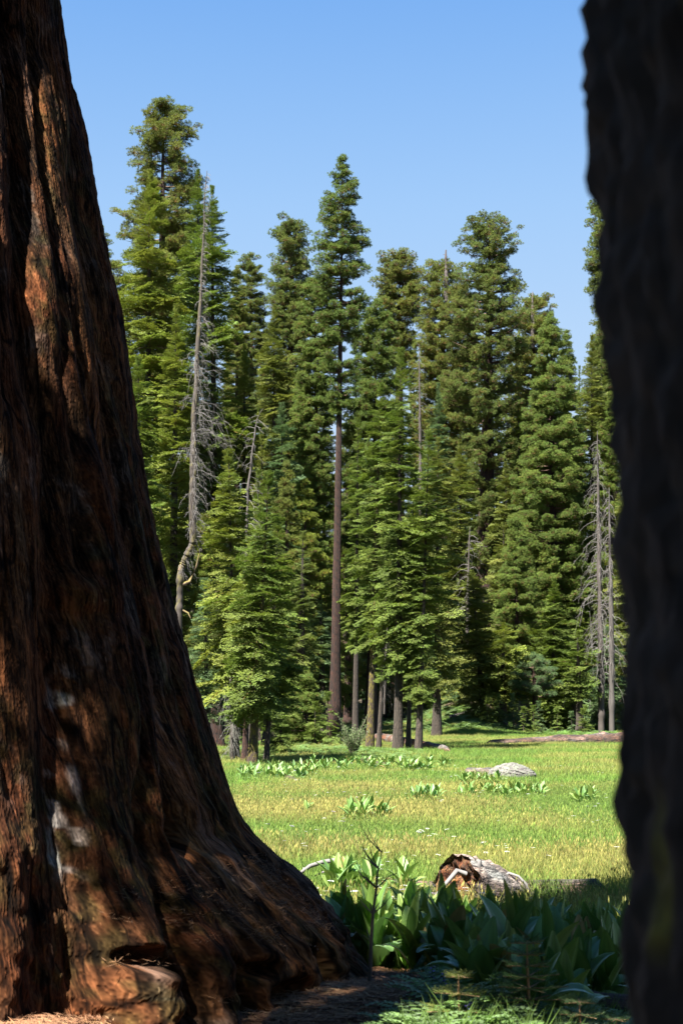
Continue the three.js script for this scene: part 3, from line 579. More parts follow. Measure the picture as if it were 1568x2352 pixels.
function snag({ name = 'dead_tree', label, d, line, radii, branches, side = 0, wide = 3.2, reach, drop, thick = 0.02, col = [0.135, 0.122, 0.110], twigs = 6, barkCol = [0.06, 0.048, 0.04], stubs = 0, moss = 0, sprig }) {
  const R = rngOf(++treeSeed * 977), pts = line.map(([px, py]) => at(px, py, d)), b = pts[0].clone();
  const t = thing(name, label, 'dead tree', null, [b.x, b.y, b.z]);
  const path = [], rad = [], n = 26;
  for (let k = 0; k < pts.length - 1; k++) for (let j = 0; j < n; j++) { path.push(pts[k].clone().lerp(pts[k + 1], j / n).sub(b)); rad.push(mix(radii[k], radii[k + 1], j / n)); }
  path.push(pts[pts.length - 1].clone().sub(b)); rad.push(radii[radii.length - 1]);
  const s0 = new Soup();
  s0.tube(path.map((q, i) => [q.x + 0.05 * noise(i * 0.11, 3), q.y, q.z + 0.05 * noise(i * 0.11, 9)]), rad.map((q, i) => q * (1 + 0.18 * noise(i * 0.45, 5))), 12, (q, f) => { const m = moss * smooth(0.0, 0.35, noise(q[1] * 1.3, f * 2) + 0.8 * noise(q[1] * 5, f * 3) + 0.5 * Math.cos(f - 3.4)); return barkCol.map((v, i) => mix(v * (0.8 + 0.4 * noise(q[1] * 4, f * 6) ** 2), [0.20, 0.17, 0.03][i], m)); });
  part('trunk', s0.geometry(true), MAT.wood, t);
  const s = new Soup(), lo = branches.from, hi = branches.to;
  for (let i = 0; i < branches.count; i++) {
    const f = (i + R()) / branches.count, py = mix(lo, hi, f), yy = at(784, py, d).y - b.y;
    let k = 1;
    while (k < path.length - 1 && path[k].y < yy) k++;
    const p = path[k - 1].clone().lerp(path[k], clamp((yy - path[k - 1].y) / Math.max(0.01, path[k].y - path[k - 1].y)));
    deadBranch(s, R, p, side + (R() - 0.5) * wide * 2, reach(f) * (0.5 + 0.7 * R()), drop * (0.6 + 0.8 * R()), thick * (0.6 + 0.7 * R()), col, twigs);
  }
  for (const [l, r] of stubs || []) s.tube(l.map(([px, py]) => { const q = at(px, py, d - 0.05).sub(b); return [q.x, q.y, q.z]; }), r, 7, (q, f) => (noise(q[1] * 5, f * 3) * moss > 0.1 ? [0.2, 0.17, 0.03] : [0.13, 0.085, 0.05]));
  part('branches', s.geometry(true), MAT.wood, t, 'stuff');
  return t;
}
snag({ label: 'tall mossy dead snag with curtain of silver branches on its right side', d: 72, line: [[408, 1720], [410, 1420], [416, 1300], [442, 1250], [443, 1100], [446, 1000], [456, 800], [465, 600], [475, 392]], radii: [0.24, 0.20, 0.17, 0.17, 0.19, 0.17, 0.12, 0.06, 0.012],
  branches: { from: 1330, to: 400, count: 280 }, side: 0.25, wide: 1.9, reach: (f) => lookup([[0, 0.7], [0.15, 1.2], [0.4, 2.3], [0.55, 1.7], [0.68, 0.7], [0.8, 0.45], [1, 0.25]], f), drop: 0.75, thick: 0.013, twigs: 12, moss: 0.32, barkCol: [0.045, 0.034, 0.026],
  stubs: [[[[416, 1345], [436, 1335], [452, 1300], [458, 1270]], [0.1, 0.09, 0.06, 0.03]], [[[414, 1310], [417, 1296], [419, 1288]], [0.13, 0.08, 0.02]], [[[416, 1400], [432, 1408], [438, 1420]], [0.06, 0.05, 0.02]]] });
snag({ label: 'thin dead tree with arching bare boughs above the near left firs', d: 69, line: [[560, 1400], [566, 1200], [572, 1090], [582, 1010], [590, 960], [604, 938]], radii: [0.09, 0.07, 0.055, 0.035, 0.022, 0.01], branches: { from: 1260, to: 950, count: 46 }, side: 0, wide: 3.1, reach: (f) => 1.5 * (1 - 0.6 * f) + 0.3, drop: 0.7, thick: 0.015, twigs: 5, barkCol: [0.07, 0.058, 0.05] });
snag({ label: 'tall dead snag with fanned silver branches beside the dark near trunk', d: 140, line: [[1380, 1690], [1378, 1500], [1374, 1250], [1370, 990]], radii: [0.34, 0.3, 0.2, 0.03], branches: { from: 1560, to: 1010, count: 190 }, side: 3.0, wide: 2.4, reach: (f) => 3.2 * (1 - 0.75 * f) + 0.3, drop: 0.95, thick: 0.026, twigs: 9 });
snag({ label: 'second dead snag, closest to the dark near trunk on the right', d: 138, line: [[1404, 1690], [1402, 1400], [1397, 1120]], radii: [0.3, 0.24, 0.04], branches: { from: 1520, to: 1130, count: 110 }, side: 3.0, wide: 3.0, reach: (f) => 2.0 * (1 - 0.6 * f) + 0.3, drop: 0.9, thick: 0.026, twigs: 8, barkCol: [0.07, 0.06, 0.052] });
snag({ label: 'slim grey dead tree between the dark cluster and the broad old sequoia', d: 168, line: [[965, 1300], [964, 1000], [962, 790]], radii: [0.25, 0.18, 0.03], branches: { from: 1150, to: 820, count: 60 }, side: 0, wide: 3.1, reach: (f) => 1.7 * (1 - 0.5 * f) + 0.3, drop: 0.5, thick: 0.022, twigs: 4 });
snag({ label: 'dead tree with forking white boughs before the massive old trunk', d: 150, line: [[1072, 1480], [1074, 1340], [1078, 1210]], radii: [0.2, 0.14, 0.04], branches: { from: 1420, to: 1230, count: 44 }, side: 0, wide: 3.1, reach: () => 2.0, drop: 0.6, thick: 0.03, twigs: 5 });
snag({ label: 'dead black spike rising above the broad old sequoia', d: 206, line: [[1026, 760], [1024, 640], [1023, 574]], radii: [0.5, 0.35, 0.1], branches: { from: 640, to: 580, count: 16 }, side: 0, wide: 3.1, reach: () => 0.4, drop: 0.1, thick: 0.06, twigs: 1, col: [0.08, 0.06, 0.05], barkCol: [0.07, 0.055, 0.05] });
snag({ label: 'thin dead spike on the round crown right of the massive old sequoia', d: 203, line: [[1222, 800], [1222, 720], [1222, 670]], radii: [0.35, 0.25, 0.06], branches: { from: 715, to: 675, count: 10 }, side: 0, wide: 3.1, reach: () => 0.5, drop: 0.1, thick: 0.05, twigs: 1, col: [0.10, 0.08, 0.07], barkCol: [0.10, 0.08, 0.07] });
snag({ label: 'leafless dead branches hanging from a thin trunk in the dark cluster', d: 85, line: [[882, 1640], [884, 1520], [888, 1440]], radii: [0.07, 0.06, 0.03], branches: { from: 1600, to: 1450, count: 48 }, side: 0, wide: 2.0, reach: () => 0.9, drop: 1.0, thick: 0.010, twigs: 7 });
snag({ label: 'bare drooping twigs round a thin trunk under the near left firs', d: 64, line: [[533, 1745], [531, 1640], [530, 1540]], radii: [0.1, 0.08, 0.05], branches: { from: 1720, to: 1540, count: 90 }, side: 0, wide: 3.1, reach: () => 0.7, drop: 1.3, thick: 0.012, twigs: 8, col: [0.15, 0.145, 0.12] });
snag({ label: 'grey leafless thicket of drooping twigs at the far meadow edge', d: 146, line: [[1196, 1690], [1194, 1600], [1193, 1560]], radii: [0.3, 0.2, 0.1], branches: { from: 1660, to: 1550, count: 130 }, side: 0, wide: 3.1, reach: () => 1.5, drop: 1.5, thick: 0.03, twigs: 8, col: [0.13, 0.115, 0.10] });

// ---------------------------------------------------------------- the near trunk on the right
{
  const R = rngOf(91), t = thing('near_fir', 'blackish furrowed tree trunk close by, filling the right edge', 'tree', null, [0.474, 0, -1.05]);
  const edge = [[0.3, 1396], [1.98, 1398], [2.3, 1406], [2.56, 1406], [2.66, 1388], [2.75, 1364], [2.85, 1370], [2.95, 1354], [3.05, 1340], [3.4, 1334], [6, 1340]];
  const ys = [], pos = [], col = [], uv = [], idx = [], n = 150;
  for (let y = 0.3; y < 3.6; y += 0.012) ys.push(y);
  for (let y = 3.6; y < 20; y += 0.3) ys.push(y);
  ys.push(28);
  for (const y of ys) for (let k = 0; k <= n; k++) {
    const a = k / n * 2 * Math.PI, u = Math.cos(a) * 0.36, w = Math.sin(a) * 0.36;
    const lean = (lookup(edge, EYE + (y - EYE) * 1.43) - 1400) / FOC * 1.05 * 0.9;
    let r = 0.25 * (1 + 0.5 * Math.exp(-(y - 0.5) * 3)) * smooth(30, 8, y) ** 0.5;
    const ridge = Math.abs(noise(a * 9 + 0.6 * noise(a * 3, y * 4, 4), y * 3.2, 6)), f2 = noise(a * 22, y * 18, 7), f3 = noise(a * 50, y * 60, 8);
    const q = k === n ? 0 : 1;
    r += 0.011 * Math.min(1, ridge * 2.4) + 0.008 * f2 + 0.004 * f3 * q + 0.004 * noise(a * 9, y * 55, 9) + 0.005 * noise(a * 30, y * 26, 10) + 0.003 * noise(a * 45, y * 85, 11);
    pos.push(lean + Math.cos(a) * r, y, Math.sin(a) * r);
    const g = smooth(0.15, 0.5, fbm(a * 3, y * 5, 80)), m = smooth(0.62, 0.8, noise(a * 4 + 3, y * 6, 81));
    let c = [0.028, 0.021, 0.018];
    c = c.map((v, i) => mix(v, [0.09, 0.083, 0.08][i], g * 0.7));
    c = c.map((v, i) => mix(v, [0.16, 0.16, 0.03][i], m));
    col.push(...c);
    uv.push(k / n * 3, y / 0.8);
  }
  for (let j = 0; j < ys.length - 1; j++) for (let k = 0; k < n; k++) { const o = j * (n + 1) + k; idx.push(o, o + n + 1, o + 1, o + 1, o + n + 1, o + n + 2); }
  const g = new THREE.BufferGeometry();
  g.setAttribute('position', new THREE.Float32BufferAttribute(pos, 3));
  g.setAttribute('color', new THREE.Float32BufferAttribute(col, 3));
  g.setAttribute('uv', new THREE.Float32BufferAttribute(uv, 2));
  g.setIndex(idx);
  g.computeVertexNormals();
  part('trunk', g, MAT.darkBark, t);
  tree({ kind: 'fir', label: '', base: V(0.474, 0, -1.05), top: V(0.474, 28, -1.05), profile: [[14, 2.6], [20, 2.2], [28, 0.2]], radius: 0.3, green: 'fir', crownTree: t, density: 0.8 });
}

// ---------------------------------------------------------------- meadow grass, flowers and ferns
function tuft(seed, blades, h, w, spread, seeds = 0) {
  const R = rngOf(seed), s = new Soup();
  for (let i = 0; i < blades; i++) {
    const a = R() * 6.283, r = Math.sqrt(R()) * spread, x = Math.cos(a) * r, z = Math.sin(a) * r, a2 = R() * 6.283, hh = h * (0.55 + 0.6 * R()), l = hh * (0.12 + 0.4 * R()), f = R() * 6.283, k = 0.55 + 0.8 * R();
    const sx = Math.cos(f) * w / 2, sz = Math.sin(f) * w / 2, c = [k, k, k], m = [x + Math.cos(a2) * l * 0.35, hh * 0.6, z + Math.sin(a2) * l * 0.35], e = [x + Math.cos(a2) * l, hh, z + Math.sin(a2) * l];
    const v = [s.v([x - sx, 0, z - sz], c), s.v([x + sx, 0, z + sz], c), s.v([m[0] - sx * 0.8, m[1], m[2] - sz * 0.8], c), s.v([m[0] + sx * 0.8, m[1], m[2] + sz * 0.8], c), s.v(e, c)];
    s.i.push(v[0], v[1], v[3], v[0], v[3], v[2], v[2], v[3], v[4]);
    if (R() < seeds) s.blade([e[0], e[1] - 0.03, e[2]], [Math.cos(a2) * 0.3, 0.95, Math.sin(a2) * 0.3], [Math.cos(f), 0, Math.sin(f)], 0.06, 0.012, [1.45 * k, 1.2 * k, 1.5 * k]);
  }
  return s.geometry();
}
{
  const R = rngOf(777), NEAR = [tuft(1, 26, 0.30, 0.006, 0.16, 0.3), tuft(2, 26, 0.26, 0.006, 0.16, 0.2), tuft(3, 22, 0.36, 0.006, 0.15, 0.4)], FAR = [tuft(4, 34, 0.26, 0.016, 0.42, 0.1), tuft(5, 34, 0.22, 0.018, 0.42)];
  const near = [[], [], []], far = [[], []];
  const shade = (x, z) => {
    const n = fbm(x * 0.16, z * 0.5, 90), q = fbm(x * 0.6 + 5, z * 1.2, 91), t = smooth(-0.2, 0.25, n + 0.4 * q), k = (0.8 + 0.4 * R()) * (1 + 0.25 * fbm(x * 0.35 + 9, z * 0.9, 96));
    return [mix(0.118, 0.240, t) * k, mix(0.212, 0.250, t) * k, mix(0.024, 0.052, t) * k];
  };
  const put = (dd, list, i, s) => {
    const half = 0.22 * dd + 1.8, x = (R() * 2 - 1) * half + 0.02 * dd, z = -dd - R() * 0.4, n = fbm(x * 0.4, z * 0.4, 92);
    if (dd < 12.5 + 1.4 * n) return;
    list[i].push([pose(x, ground(x, z) - 0.02, z, R() * 6.28, (R() - 0.5) * 0.2, s * (0.8 + 0.4 * R() + 0.35 * n)), shade(x, z)]);
  };
  for (let d = 11; d < 40; d += 0.1) { const c = Math.round(0.1 * (0.44 * d + 3.6) * 62 * smooth(75, 12, d)); for (let k = 0; k < c; k++) put(d + R() * 0.1, near, Math.floor(R() * 3), 1); }
  for (let d = 30; d < 165; d += 0.3) { const c = Math.round(0.3 * (0.44 * d + 3.6) * 11 * smooth(260, 40, d) * smooth(26, 40, d)); for (let k = 0; k < c; k++) put(d + R() * 0.3, far, Math.floor(R() * 2), 1.0); }
  const g = new THREE.Group();
  g.name = 'meadow_grass';
  tag(g, 'sunlit yellow-green meadow grass across the whole clearing', 'grass', null, 'stuff');
  scene.add(g);
  near.forEach((l, i) => copies('grass', NEAR[i], MAT.grass, l, g));
  far.forEach((l, i) => copies('grass', FAR[i], MAT.grass, l, g));

  // white flower heads over the grass
  const s = new Soup(), R2 = rngOf(5);
  for (let i = 0; i < 9; i++) { const a = i * 0.7, r = i ? 0.028 : 0; s.blade([Math.cos(a) * r, 0.004 * R2(), Math.sin(a) * r], [Math.cos(a), 0.15, Math.sin(a)], [-Math.sin(a), 0, Math.cos(a)], 0.026, 0.024, [1, 1, 1]); }
  s.tube([[0, -0.3, 0], [0, 0, 0]], [0.003, 0.003], 3, [0.15, 0.2, 0.06]);
  const fl = [];
  for (let i = 0; i < 620; i++) { const d = 15 + 42 * R() ** 1.6, x = (R() * 2 - 0.75) * (0.19 * d), z = -d; if (fbm(x * 0.3, z * 0.3, 95) + 0.25 * R() < 0.02) continue; const k = 0.6 + 0.2 * R(); fl.push([pose(x, ground(x, z) + 0.30 + 0.1 * R(), z, R() * 6, (R() - 0.5) * 0.5, 0.4 + 0.45 * R()), R() < 0.07 ? [0.35, 0.25, 0.5] : [k, k, k * 0.92]]); }
  const fg = copies('meadow_flowers', s.geometry(), MAT.grass, fl, scene);
  tag(fg, 'tiny white flower heads scattered over the meadow grass', 'flowers', null, 'stuff');
}
function fernGeometry(seed, fronds = 7) {
  const R = rngOf(seed), s = new Soup();
  for (let i = 0; i < fronds; i++) {
    const a = i / fronds * 6.283 + R(), L = 0.75 + 0.4 * R(), up = 0.7 + 0.4 * R(), n = 11, k = 0.85 + 0.3 * R();
    const p = (f) => [Math.cos(a) * L * f * 0.75, L * (up * f - 0.62 * f * f), Math.sin(a) * L * f * 0.75];
    s.tube([p(0), p(0.5), p(1)], [0.008, 0.006, 0.002], 3, [0.9, 0.9, 0.7]);
    for (let j = 2; j <= n; j++) for (const q of [-1, 1]) { const f = j / n, w = 0.30 * L * (1 - f) + 0.04, a2 = a + q * 1.25; s.blade(p(f), [Math.cos(a2), 0.1 - 0.2 * R(), Math.sin(a2)], [Math.cos(a), 0.15, Math.sin(a)], w, 0.075 * L, [k, k, k]); }
  }
  return s.geometry();
}
const FERNS = [fernGeometry(61), fernGeometry(62, 6)];
{
  const R = rngOf(888), lists = [[], []];
  const patch = (px0, px1, py0, py1, n, s, c = [0.12, 0.21, 0.035]) => { for (let i = 0; i < n; i++) { const p = onGround(mix(px0, px1, R()), mix(py0, py1, R())), k = 0.8 + 0.4 * R(); lists[i % 2].push([pose(p.x, p.y - 0.03, p.z, R() * 6.28, 0, s * (0.7 + 0.6 * R())), [c[0] * k, c[1] * k, c[2] * k]]); } };
  patch(1030, 1240, 1630, 1682, 260, 1.1); patch(1240, 1420, 1672, 1694, 240, 0.9, [0.11, 0.22, 0.03]); patch(560, 840, 1700, 1745, 420, 0.65, [0.10, 0.19, 0.03]); patch(830, 960, 1728, 1750, 160, 0.6, [0.11, 0.20, 0.03]); patch(640, 1010, 1640, 1690, 300, 1.0, [0.12, 0.22, 0.04]); patch(940, 1100, 1625, 1660, 120, 1.1);
  const g = new THREE.Group();
  g.name = 'bracken_ferns';
  tag(g, 'bright green bracken and herbs along the foot of the forest', 'ferns', null, 'stuff');
  scene.add(g);
  lists.forEach((l, i) => copies('fern_fronds', FERNS[i], MAT.grass, l, g));
}

// ---------------------------------------------------------------- corn lilies
function lilyLeaf(seed, bend, wide) { // one pleated leaf, one unit long: rises from its sheath and arches outward (+z)
  const R = rngOf(seed), pos = [], col = [], idx = [], nl = 9, nw = 6, tw = (R() - 0.5) * 0.5;
  for (let j = 0; j <= nl; j++) {
    const f = j / nl, ang = 0.20 + bend * f * f, w = wide * Math.pow(Math.sin(Math.PI * Math.min(0.985, Math.pow(f * 0.94 + 0.06, 0.86))), 0.7);
    let y = 0, z = 0;
    for (let q = 0; q < 12; q++) { const ff = f * (q + 0.5) / 12, an = 0.20 + bend * ff * ff; y += Math.cos(an) * f / 12; z += Math.sin(an) * f / 12; }
    for (let i = 0; i <= nw; i++) {
      const u = i / nw * 2 - 1, fold = (i % 2 ? 1 : -1) * 0.045 * w + 0.16 * w * u * u, x0 = u * w * 0.5, xt = x0 * Math.cos(tw * f) - 0;
      pos.push(xt, y + Math.sin(ang) * fold + x0 * Math.sin(tw * f) * 0.4, z - Math.cos(ang) * fold * -1 * 0.9 - Math.cos(ang) * 2 * fold);
      const k = 0.9 + 0.2 * (i % 2) + 0.1 * (R() - 0.5);
      col.push(k, k, k);
    }
  }
  for (let j = 0; j < nl; j++) for (let i = 0; i < nw; i++) { const a = j * (nw + 1) + i; idx.push(a, a + 1, a + nw + 1, a + 1, a + nw + 2, a + nw + 1); }
  const g = new THREE.BufferGeometry();
  g.setAttribute('position', new THREE.Float32BufferAttribute(pos, 3));
  g.setAttribute('color', new THREE.Float32BufferAttribute(col, 3));
  g.setIndex(idx);
  g.computeVertexNormals();
  return g;
}
const LEAVES = [lilyLeaf(1, 0.15, 0.34), lilyLeaf(2, 0.3, 0.38), lilyLeaf(3, 0.55, 0.42), lilyLeaf(4, 0.95, 0.44), lilyLeaf(5, 1.6, 0.42), lilyLeaf(6, 0.05, 0.28)];
const lilyMat = (r, g, b, tr) => new THREE.MeshPhysicalMaterial({ color: new THREE.Color().setRGB(r, g, b), vertexColors: true, roughness: 0.5, specularIntensity: 0.7, transmission: tr, thickness: 0, side: THREE.DoubleSide });
const LILY_MATS = [lilyMat(0.135, 0.25, 0.045, 0.45), lilyMat(0.165, 0.27, 0.05, 0.45), lilyMat(0.12, 0.235, 0.055, 0.45), lilyMat(0.20, 0.28, 0.06, 0.45)];
const LILY_OLD = lilyMat(0.30, 0.22, 0.07, 0.4);
const stemGeo = new THREE.CylinderGeometry(0.010, 0.017, 1, 7);
stemGeo.translate(0, 0.5, 0);
{ const n = stemGeo.attributes.position.count; stemGeo.setAttribute('color', new THREE.Float32BufferAttribute(new Array(n * 3).fill(0.95), 3)); }
function lily(R, p, h, label, group, mats, count, leafLen, flop = 0) {
  const t = thing('corn_lily', label, 'plant', group, [p.x, p.y, p.z]);
  t.rotation.y = R() * 6.28;
  t.rotation.z = (R() - 0.5) * 0.22;
  const st = part('stem', stemGeo, mats[0], t);
  st.scale.set(h, h * 0.74, h);
  for (let i = 0; i < count; i++) {
    const f = (i + 0.4 * R()) / count, y = h * 0.74 * (0.12 + 0.88 * f), top = f > 0.75, l = part('leaf', LEAVES[top ? (R() < 0.5 ? 5 : 0) : Math.min(4, Math.floor((1 - f) * 4.2 + R() * 1.2))], R() < 0.04 ? LILY_OLD : mats[Math.floor(R() * mats.length)], t);
    const s = leafLen * (top ? 0.85 : 1) * (0.8 + 0.35 * R());
    l.scale.set(s * (0.9 + 0.3 * R()), s, s);
    l.position.set(0, y, 0);
    l.rotation.order = 'YXZ';
    l.rotation.y = i * 2.3 + R() * 0.7;
    l.rotation.x = (top ? -0.12 : 0.05 + 0.25 * (1 - f)) + (R() - 0.5) * 0.2 + flop * (0.3 + R());
  }
  return t;
}
{
  const R = rngOf(424), spotOf = (px) => (px < 900 ? 'beside the thin dead stalk' : px < 1040 ? 'just left of the rotten stump' : px < 1180 ? 'below the rotten stump' : px < 1320 ? 'right of the rotten stump' : 'nearest the dark right-hand trunk');
  for (let z = -7.15; z > -11.2; z -= 0.24) for (let px = 790 + R() * 30; px < 1440; px += 0.22 * FOC / -z) {
    const zz = z + (R() - 0.5) * 0.2, x = (px + (R() - 0.5) * 40 - 784) / FOC * -zz;
    if (-zz < 8.7 && px > 1000 && (px > 1300 || R() < 0.45)) continue;
    if (Math.hypot(x - AX, zz - AZ) < 3.7) continue;
    lily(R, V(x, ground(x, zz) - 0.02, zz), (-zz < 8 ? 0.16 : px > 980 && px < 1200 ? 0.26 : 0.36) + 0.2 * R() + (R() < 0.12 ? 0.12 : 0), `corn lily in the ${zz > -9.4 ? 'front' : 'back'} of the shaded thicket, ${spotOf(px)}`, `shaded corn lilies ${spotOf(px)}, ${zz > -9.4 ? 'front' : 'back'}`, LILY_MATS, 7 + Math.floor(R() * 4), 0.36);
  }
  // sunlit plants at the edge of the shade and out in the meadow
  const sunny = (pts, label, group, h, len, n = 8, mats = LILY_MATS) => pts.forEach(([px, py]) => { const p = onGround(px, py); lily(R, p, h * (0.7 + 0.4 * R()), label, group, mats, n, len, 0.35); });
  const spread = (px0, px1, py0, py1, n) => Array.from({ length: n }, () => [mix(px0, px1, R()), mix(py0, py1, R())]);
  sunny(spread(748, 850, 2068, 2090, 9), 'pale sunlit corn lily beside the arching dead branch', 'sunlit corn lilies by the dead branch', 0.5, 0.36);
  sunny([[925, 2080], [932, 2086]], 'pale sunlit corn lily standing alone left of the rotten stump', 'pair by the stump', 0.62, 0.33);
  sunny(spread(800, 892, 1898, 1912, 12), 'corn lily in the clump nearest on the open meadow', 'nearest meadow clump of corn lilies', 0.55, 0.36);
  sunny(spread(948, 1004, 1852, 1862, 10), 'pale corn lily in the small round clump left of the wide patch', 'small round clump of corn lilies', 0.5, 0.34);
  sunny(spread(1050, 1246, 1830, 1846, 44), 'yellow-green corn lily in the wide patch below the pale boulder', 'wide patch of corn lilies', 0.38, 0.30, 7);
  sunny(spread(1326, 1362, 1856, 1864, 6), 'corn lily in the lone clump near the right-hand trunk', 'lone right clump of corn lilies', 0.5, 0.34);
  sunny([[706, 1888], [708, 1892]], 'single dark corn lily standing alone on the left of the meadow', 'lone left corn lilies', 0.5, 0.28);
  sunny(spread(1060, 1150, 1798, 1812, 14), 'corn lily growing along the foot of the pale boulder', 'corn lilies at the boulder', 0.34, 0.28, 6);
  sunny(spread(548, 720, 1775, 1800, 40), 'green corn lily along the left meadow edge below the firs', 'corn lilies at the left meadow edge', 0.5, 0.34, 6);
  sunny(spread(700, 1040, 1758, 1778, 50), 'corn lily in the belt before the dark cluster of firs', 'corn lilies before the fir cluster', 0.5, 0.34, 6);
}

// ---------------------------------------------------------------- logs, rock, stump, branches
function logBetween(name, label, a, b, r0, r1, tint, cat = 'log') {
  const n = 26, sides = 16, pos = [], col = [], uv = [], idx = [], R = rngOf(++treeSeed * 31), seed = R() * 50;
  const d = b.clone().sub(a), L = d.length(), u = d.clone().normalize(), s = V(0, 1, 0).cross(u).normalize(), w = u.clone().cross(s);
  for (let k = 0; k <= n; k++) for (let j = 0; j <= sides; j++) {
    const f = k / n, an = j / sides * 6.2832, en = Math.min(1, Math.min(f, 1 - f) * 30 + 0.02), r = mix(r0, r1, f) * (1 + 0.22 * noise(f * L * 1.3 + seed, Math.cos(an) * 1.2, Math.sin(an) * 1.2) + 0.1 * noise(f * L * 5, Math.cos(an) * 3 + seed, Math.sin(an) * 3)) * en, q = a.clone().addScaledVector(d, f).addScaledVector(s, Math.cos(an) * r).addScaledVector(w, -Math.sin(an) * r);
    q.y += 0.25 * r0 * noise(f * 3 + seed, 1);
    pos.push(q.x - a.x, q.y - a.y, q.z - a.z);
    const m = smooth(-0.2, 0.4, noise(f * L * 0.9 + seed, an * 0.9, 3)), k2 = 0.8 + 0.4 * noise(f * L * 4, an * 4, 7);
    col.push(...tint[0].map((v, i) => mix(v, tint[1][i], m) * k2));
    uv.push(j / sides * 2, f * L / 1.2);
  }
  for (let k = 0; k < n; k++) for (let j = 0; j < sides; j++) { const o = k * (sides + 1) + j; idx.push(o, o + 1, o + sides + 1, o + 1, o + sides + 2, o + sides + 1); }
  const g = new THREE.BufferGeometry();
  g.setAttribute('position', new THREE.Float32BufferAttribute(pos, 3));
  g.setAttribute('color', new THREE.Float32BufferAttribute(col, 3));
  g.setAttribute('uv', new THREE.Float32BufferAttribute(uv, 2));
  g.setIndex(idx);
  g.computeVertexNormals();
  const m = single(name, g, MAT.log, label, cat);
  m.position.copy(a);
  return m;
}
const lift = (v, y) => V(v.x, v.y + y, v.z);
const GREYW = [0.36, 0.33, 0.31], BROWNW = [0.17, 0.105, 0.075], ORANGEW = [0.34, 0.14, 0.055], DARKW = [0.08, 0.055, 0.045], PALEW = [0.48, 0.42, 0.38];
logBetween('fallen_log', 'long brown fallen log across the far right of the meadow', lift(onGround(1112, 1712), 0.15), lift(onGround(1450, 1710), 0.35), 0.2, 0.55, [BROWNW, [0.34, 0.26, 0.23]]);
logBetween('fallen_log', 'broken orange and grey log lying under the dark fir cluster', lift(onGround(862, 1701), 0.2), lift(onGround(1034, 1731), 0.18), 0.35, 0.24, [ORANGEW, GREYW]);
logBetween('fallen_log', 'pale short log in the ferns at the back of the clearing', lift(onGround(1034, 1654), 0.3), lift(onGround(1084, 1646), 0.5), 0.25, 0.18, [PALEW, GREYW]);
logBetween('fallen_log', 'low pinkish log half hidden in plants below the willow shrub', lift(onGround(832, 1756), 0.1), lift(onGround(888, 1764), 0.1), 0.16, 0.12, [PALEW, BROWNW]);
logBetween('fallen_log', 'short grey log lying in the grass at the left of the meadow', lift(onGround(652, 1796), 0.12), lift(onGround(690, 1803), 0.1), 0.10, 0.07, [GREYW, BROWNW]);
logBetween('fallen_log', 'thin flat log running into the left side of the pale boulder', lift(onGround(1072, 1784), 0.16), lift(onGround(1136, 1788), 0.16), 0.13, 0.16, [GREYW, PALEW]);
logBetween('fallen_log', 'weathered brown log behind the corn lilies, partly buried in grass', lift(onGround(800, 2062), 0.05), lift(onGround(1395, 2068), 0.10), 0.13, 0.13, [BROWNW, [0.4, 0.3, 0.24]]);
logBetween('fallen_log', 'small dark log in the shade among corn lilies by the right trunk', V(1.28, ground(1.28, -8.4) + 0.16, -8.35), V(1.9, ground(1.9, -8.5) + 0.2, -8.5), 0.07, 0.08, [DARKW, [0.16, 0.13, 0.12]]);

{ // the pale boulder
  const p = onGround(1176, 1792), g = new THREE.IcosahedronGeometry(1, 24), q = g.attributes.position, col = [], uv = [];
  for (let i = 0; i < q.count; i++) {
    let x = q.getX(i), y = q.getY(i), z = q.getZ(i);
    const bed = y * 4.2 + 0.9 * x + 0.6 * noise(x * 1.6, z * 1.6, 2), ledge = 0.06 * (smooth(0.0, 0.16, bed - Math.floor(bed)) - 1), n = 0.10 * fbm(x * 2.2, y * 2.2, z * 2.2 + 5) + 0.03 * noise(x * 9, y * 9, z * 9);
    const k = 1 + ledge + n, h = 1 - 0.16 * x - 0.1 * x * x;
    q.setXYZ(i, x * 0.84 * k + 0.05 * y, y * 0.52 * k * h + 0.05, z * 0.6 * k);
    const m = 0.40 + 0.08 * noise(x * 5, y * 7, z * 5) - 0.16 * smooth(0.3, 0.6, noise(x * 3 + 4, y * 12, z * 3));
    col.push(m * 1.02, m * 0.99, m * 0.97); uv.push(x + z, y + z * 0.3);
  }
  g.setAttribute('color', new THREE.Float32BufferAttribute(col, 3));
  g.setAttribute('uv', new THREE.Float32BufferAttribute(uv, 2));
  g.computeVertexNormals();
  const m = single('boulder', g, MAT.rock, 'pale grey layered boulder in the middle of the meadow', 'rock');
  m.position.copy(p);
}
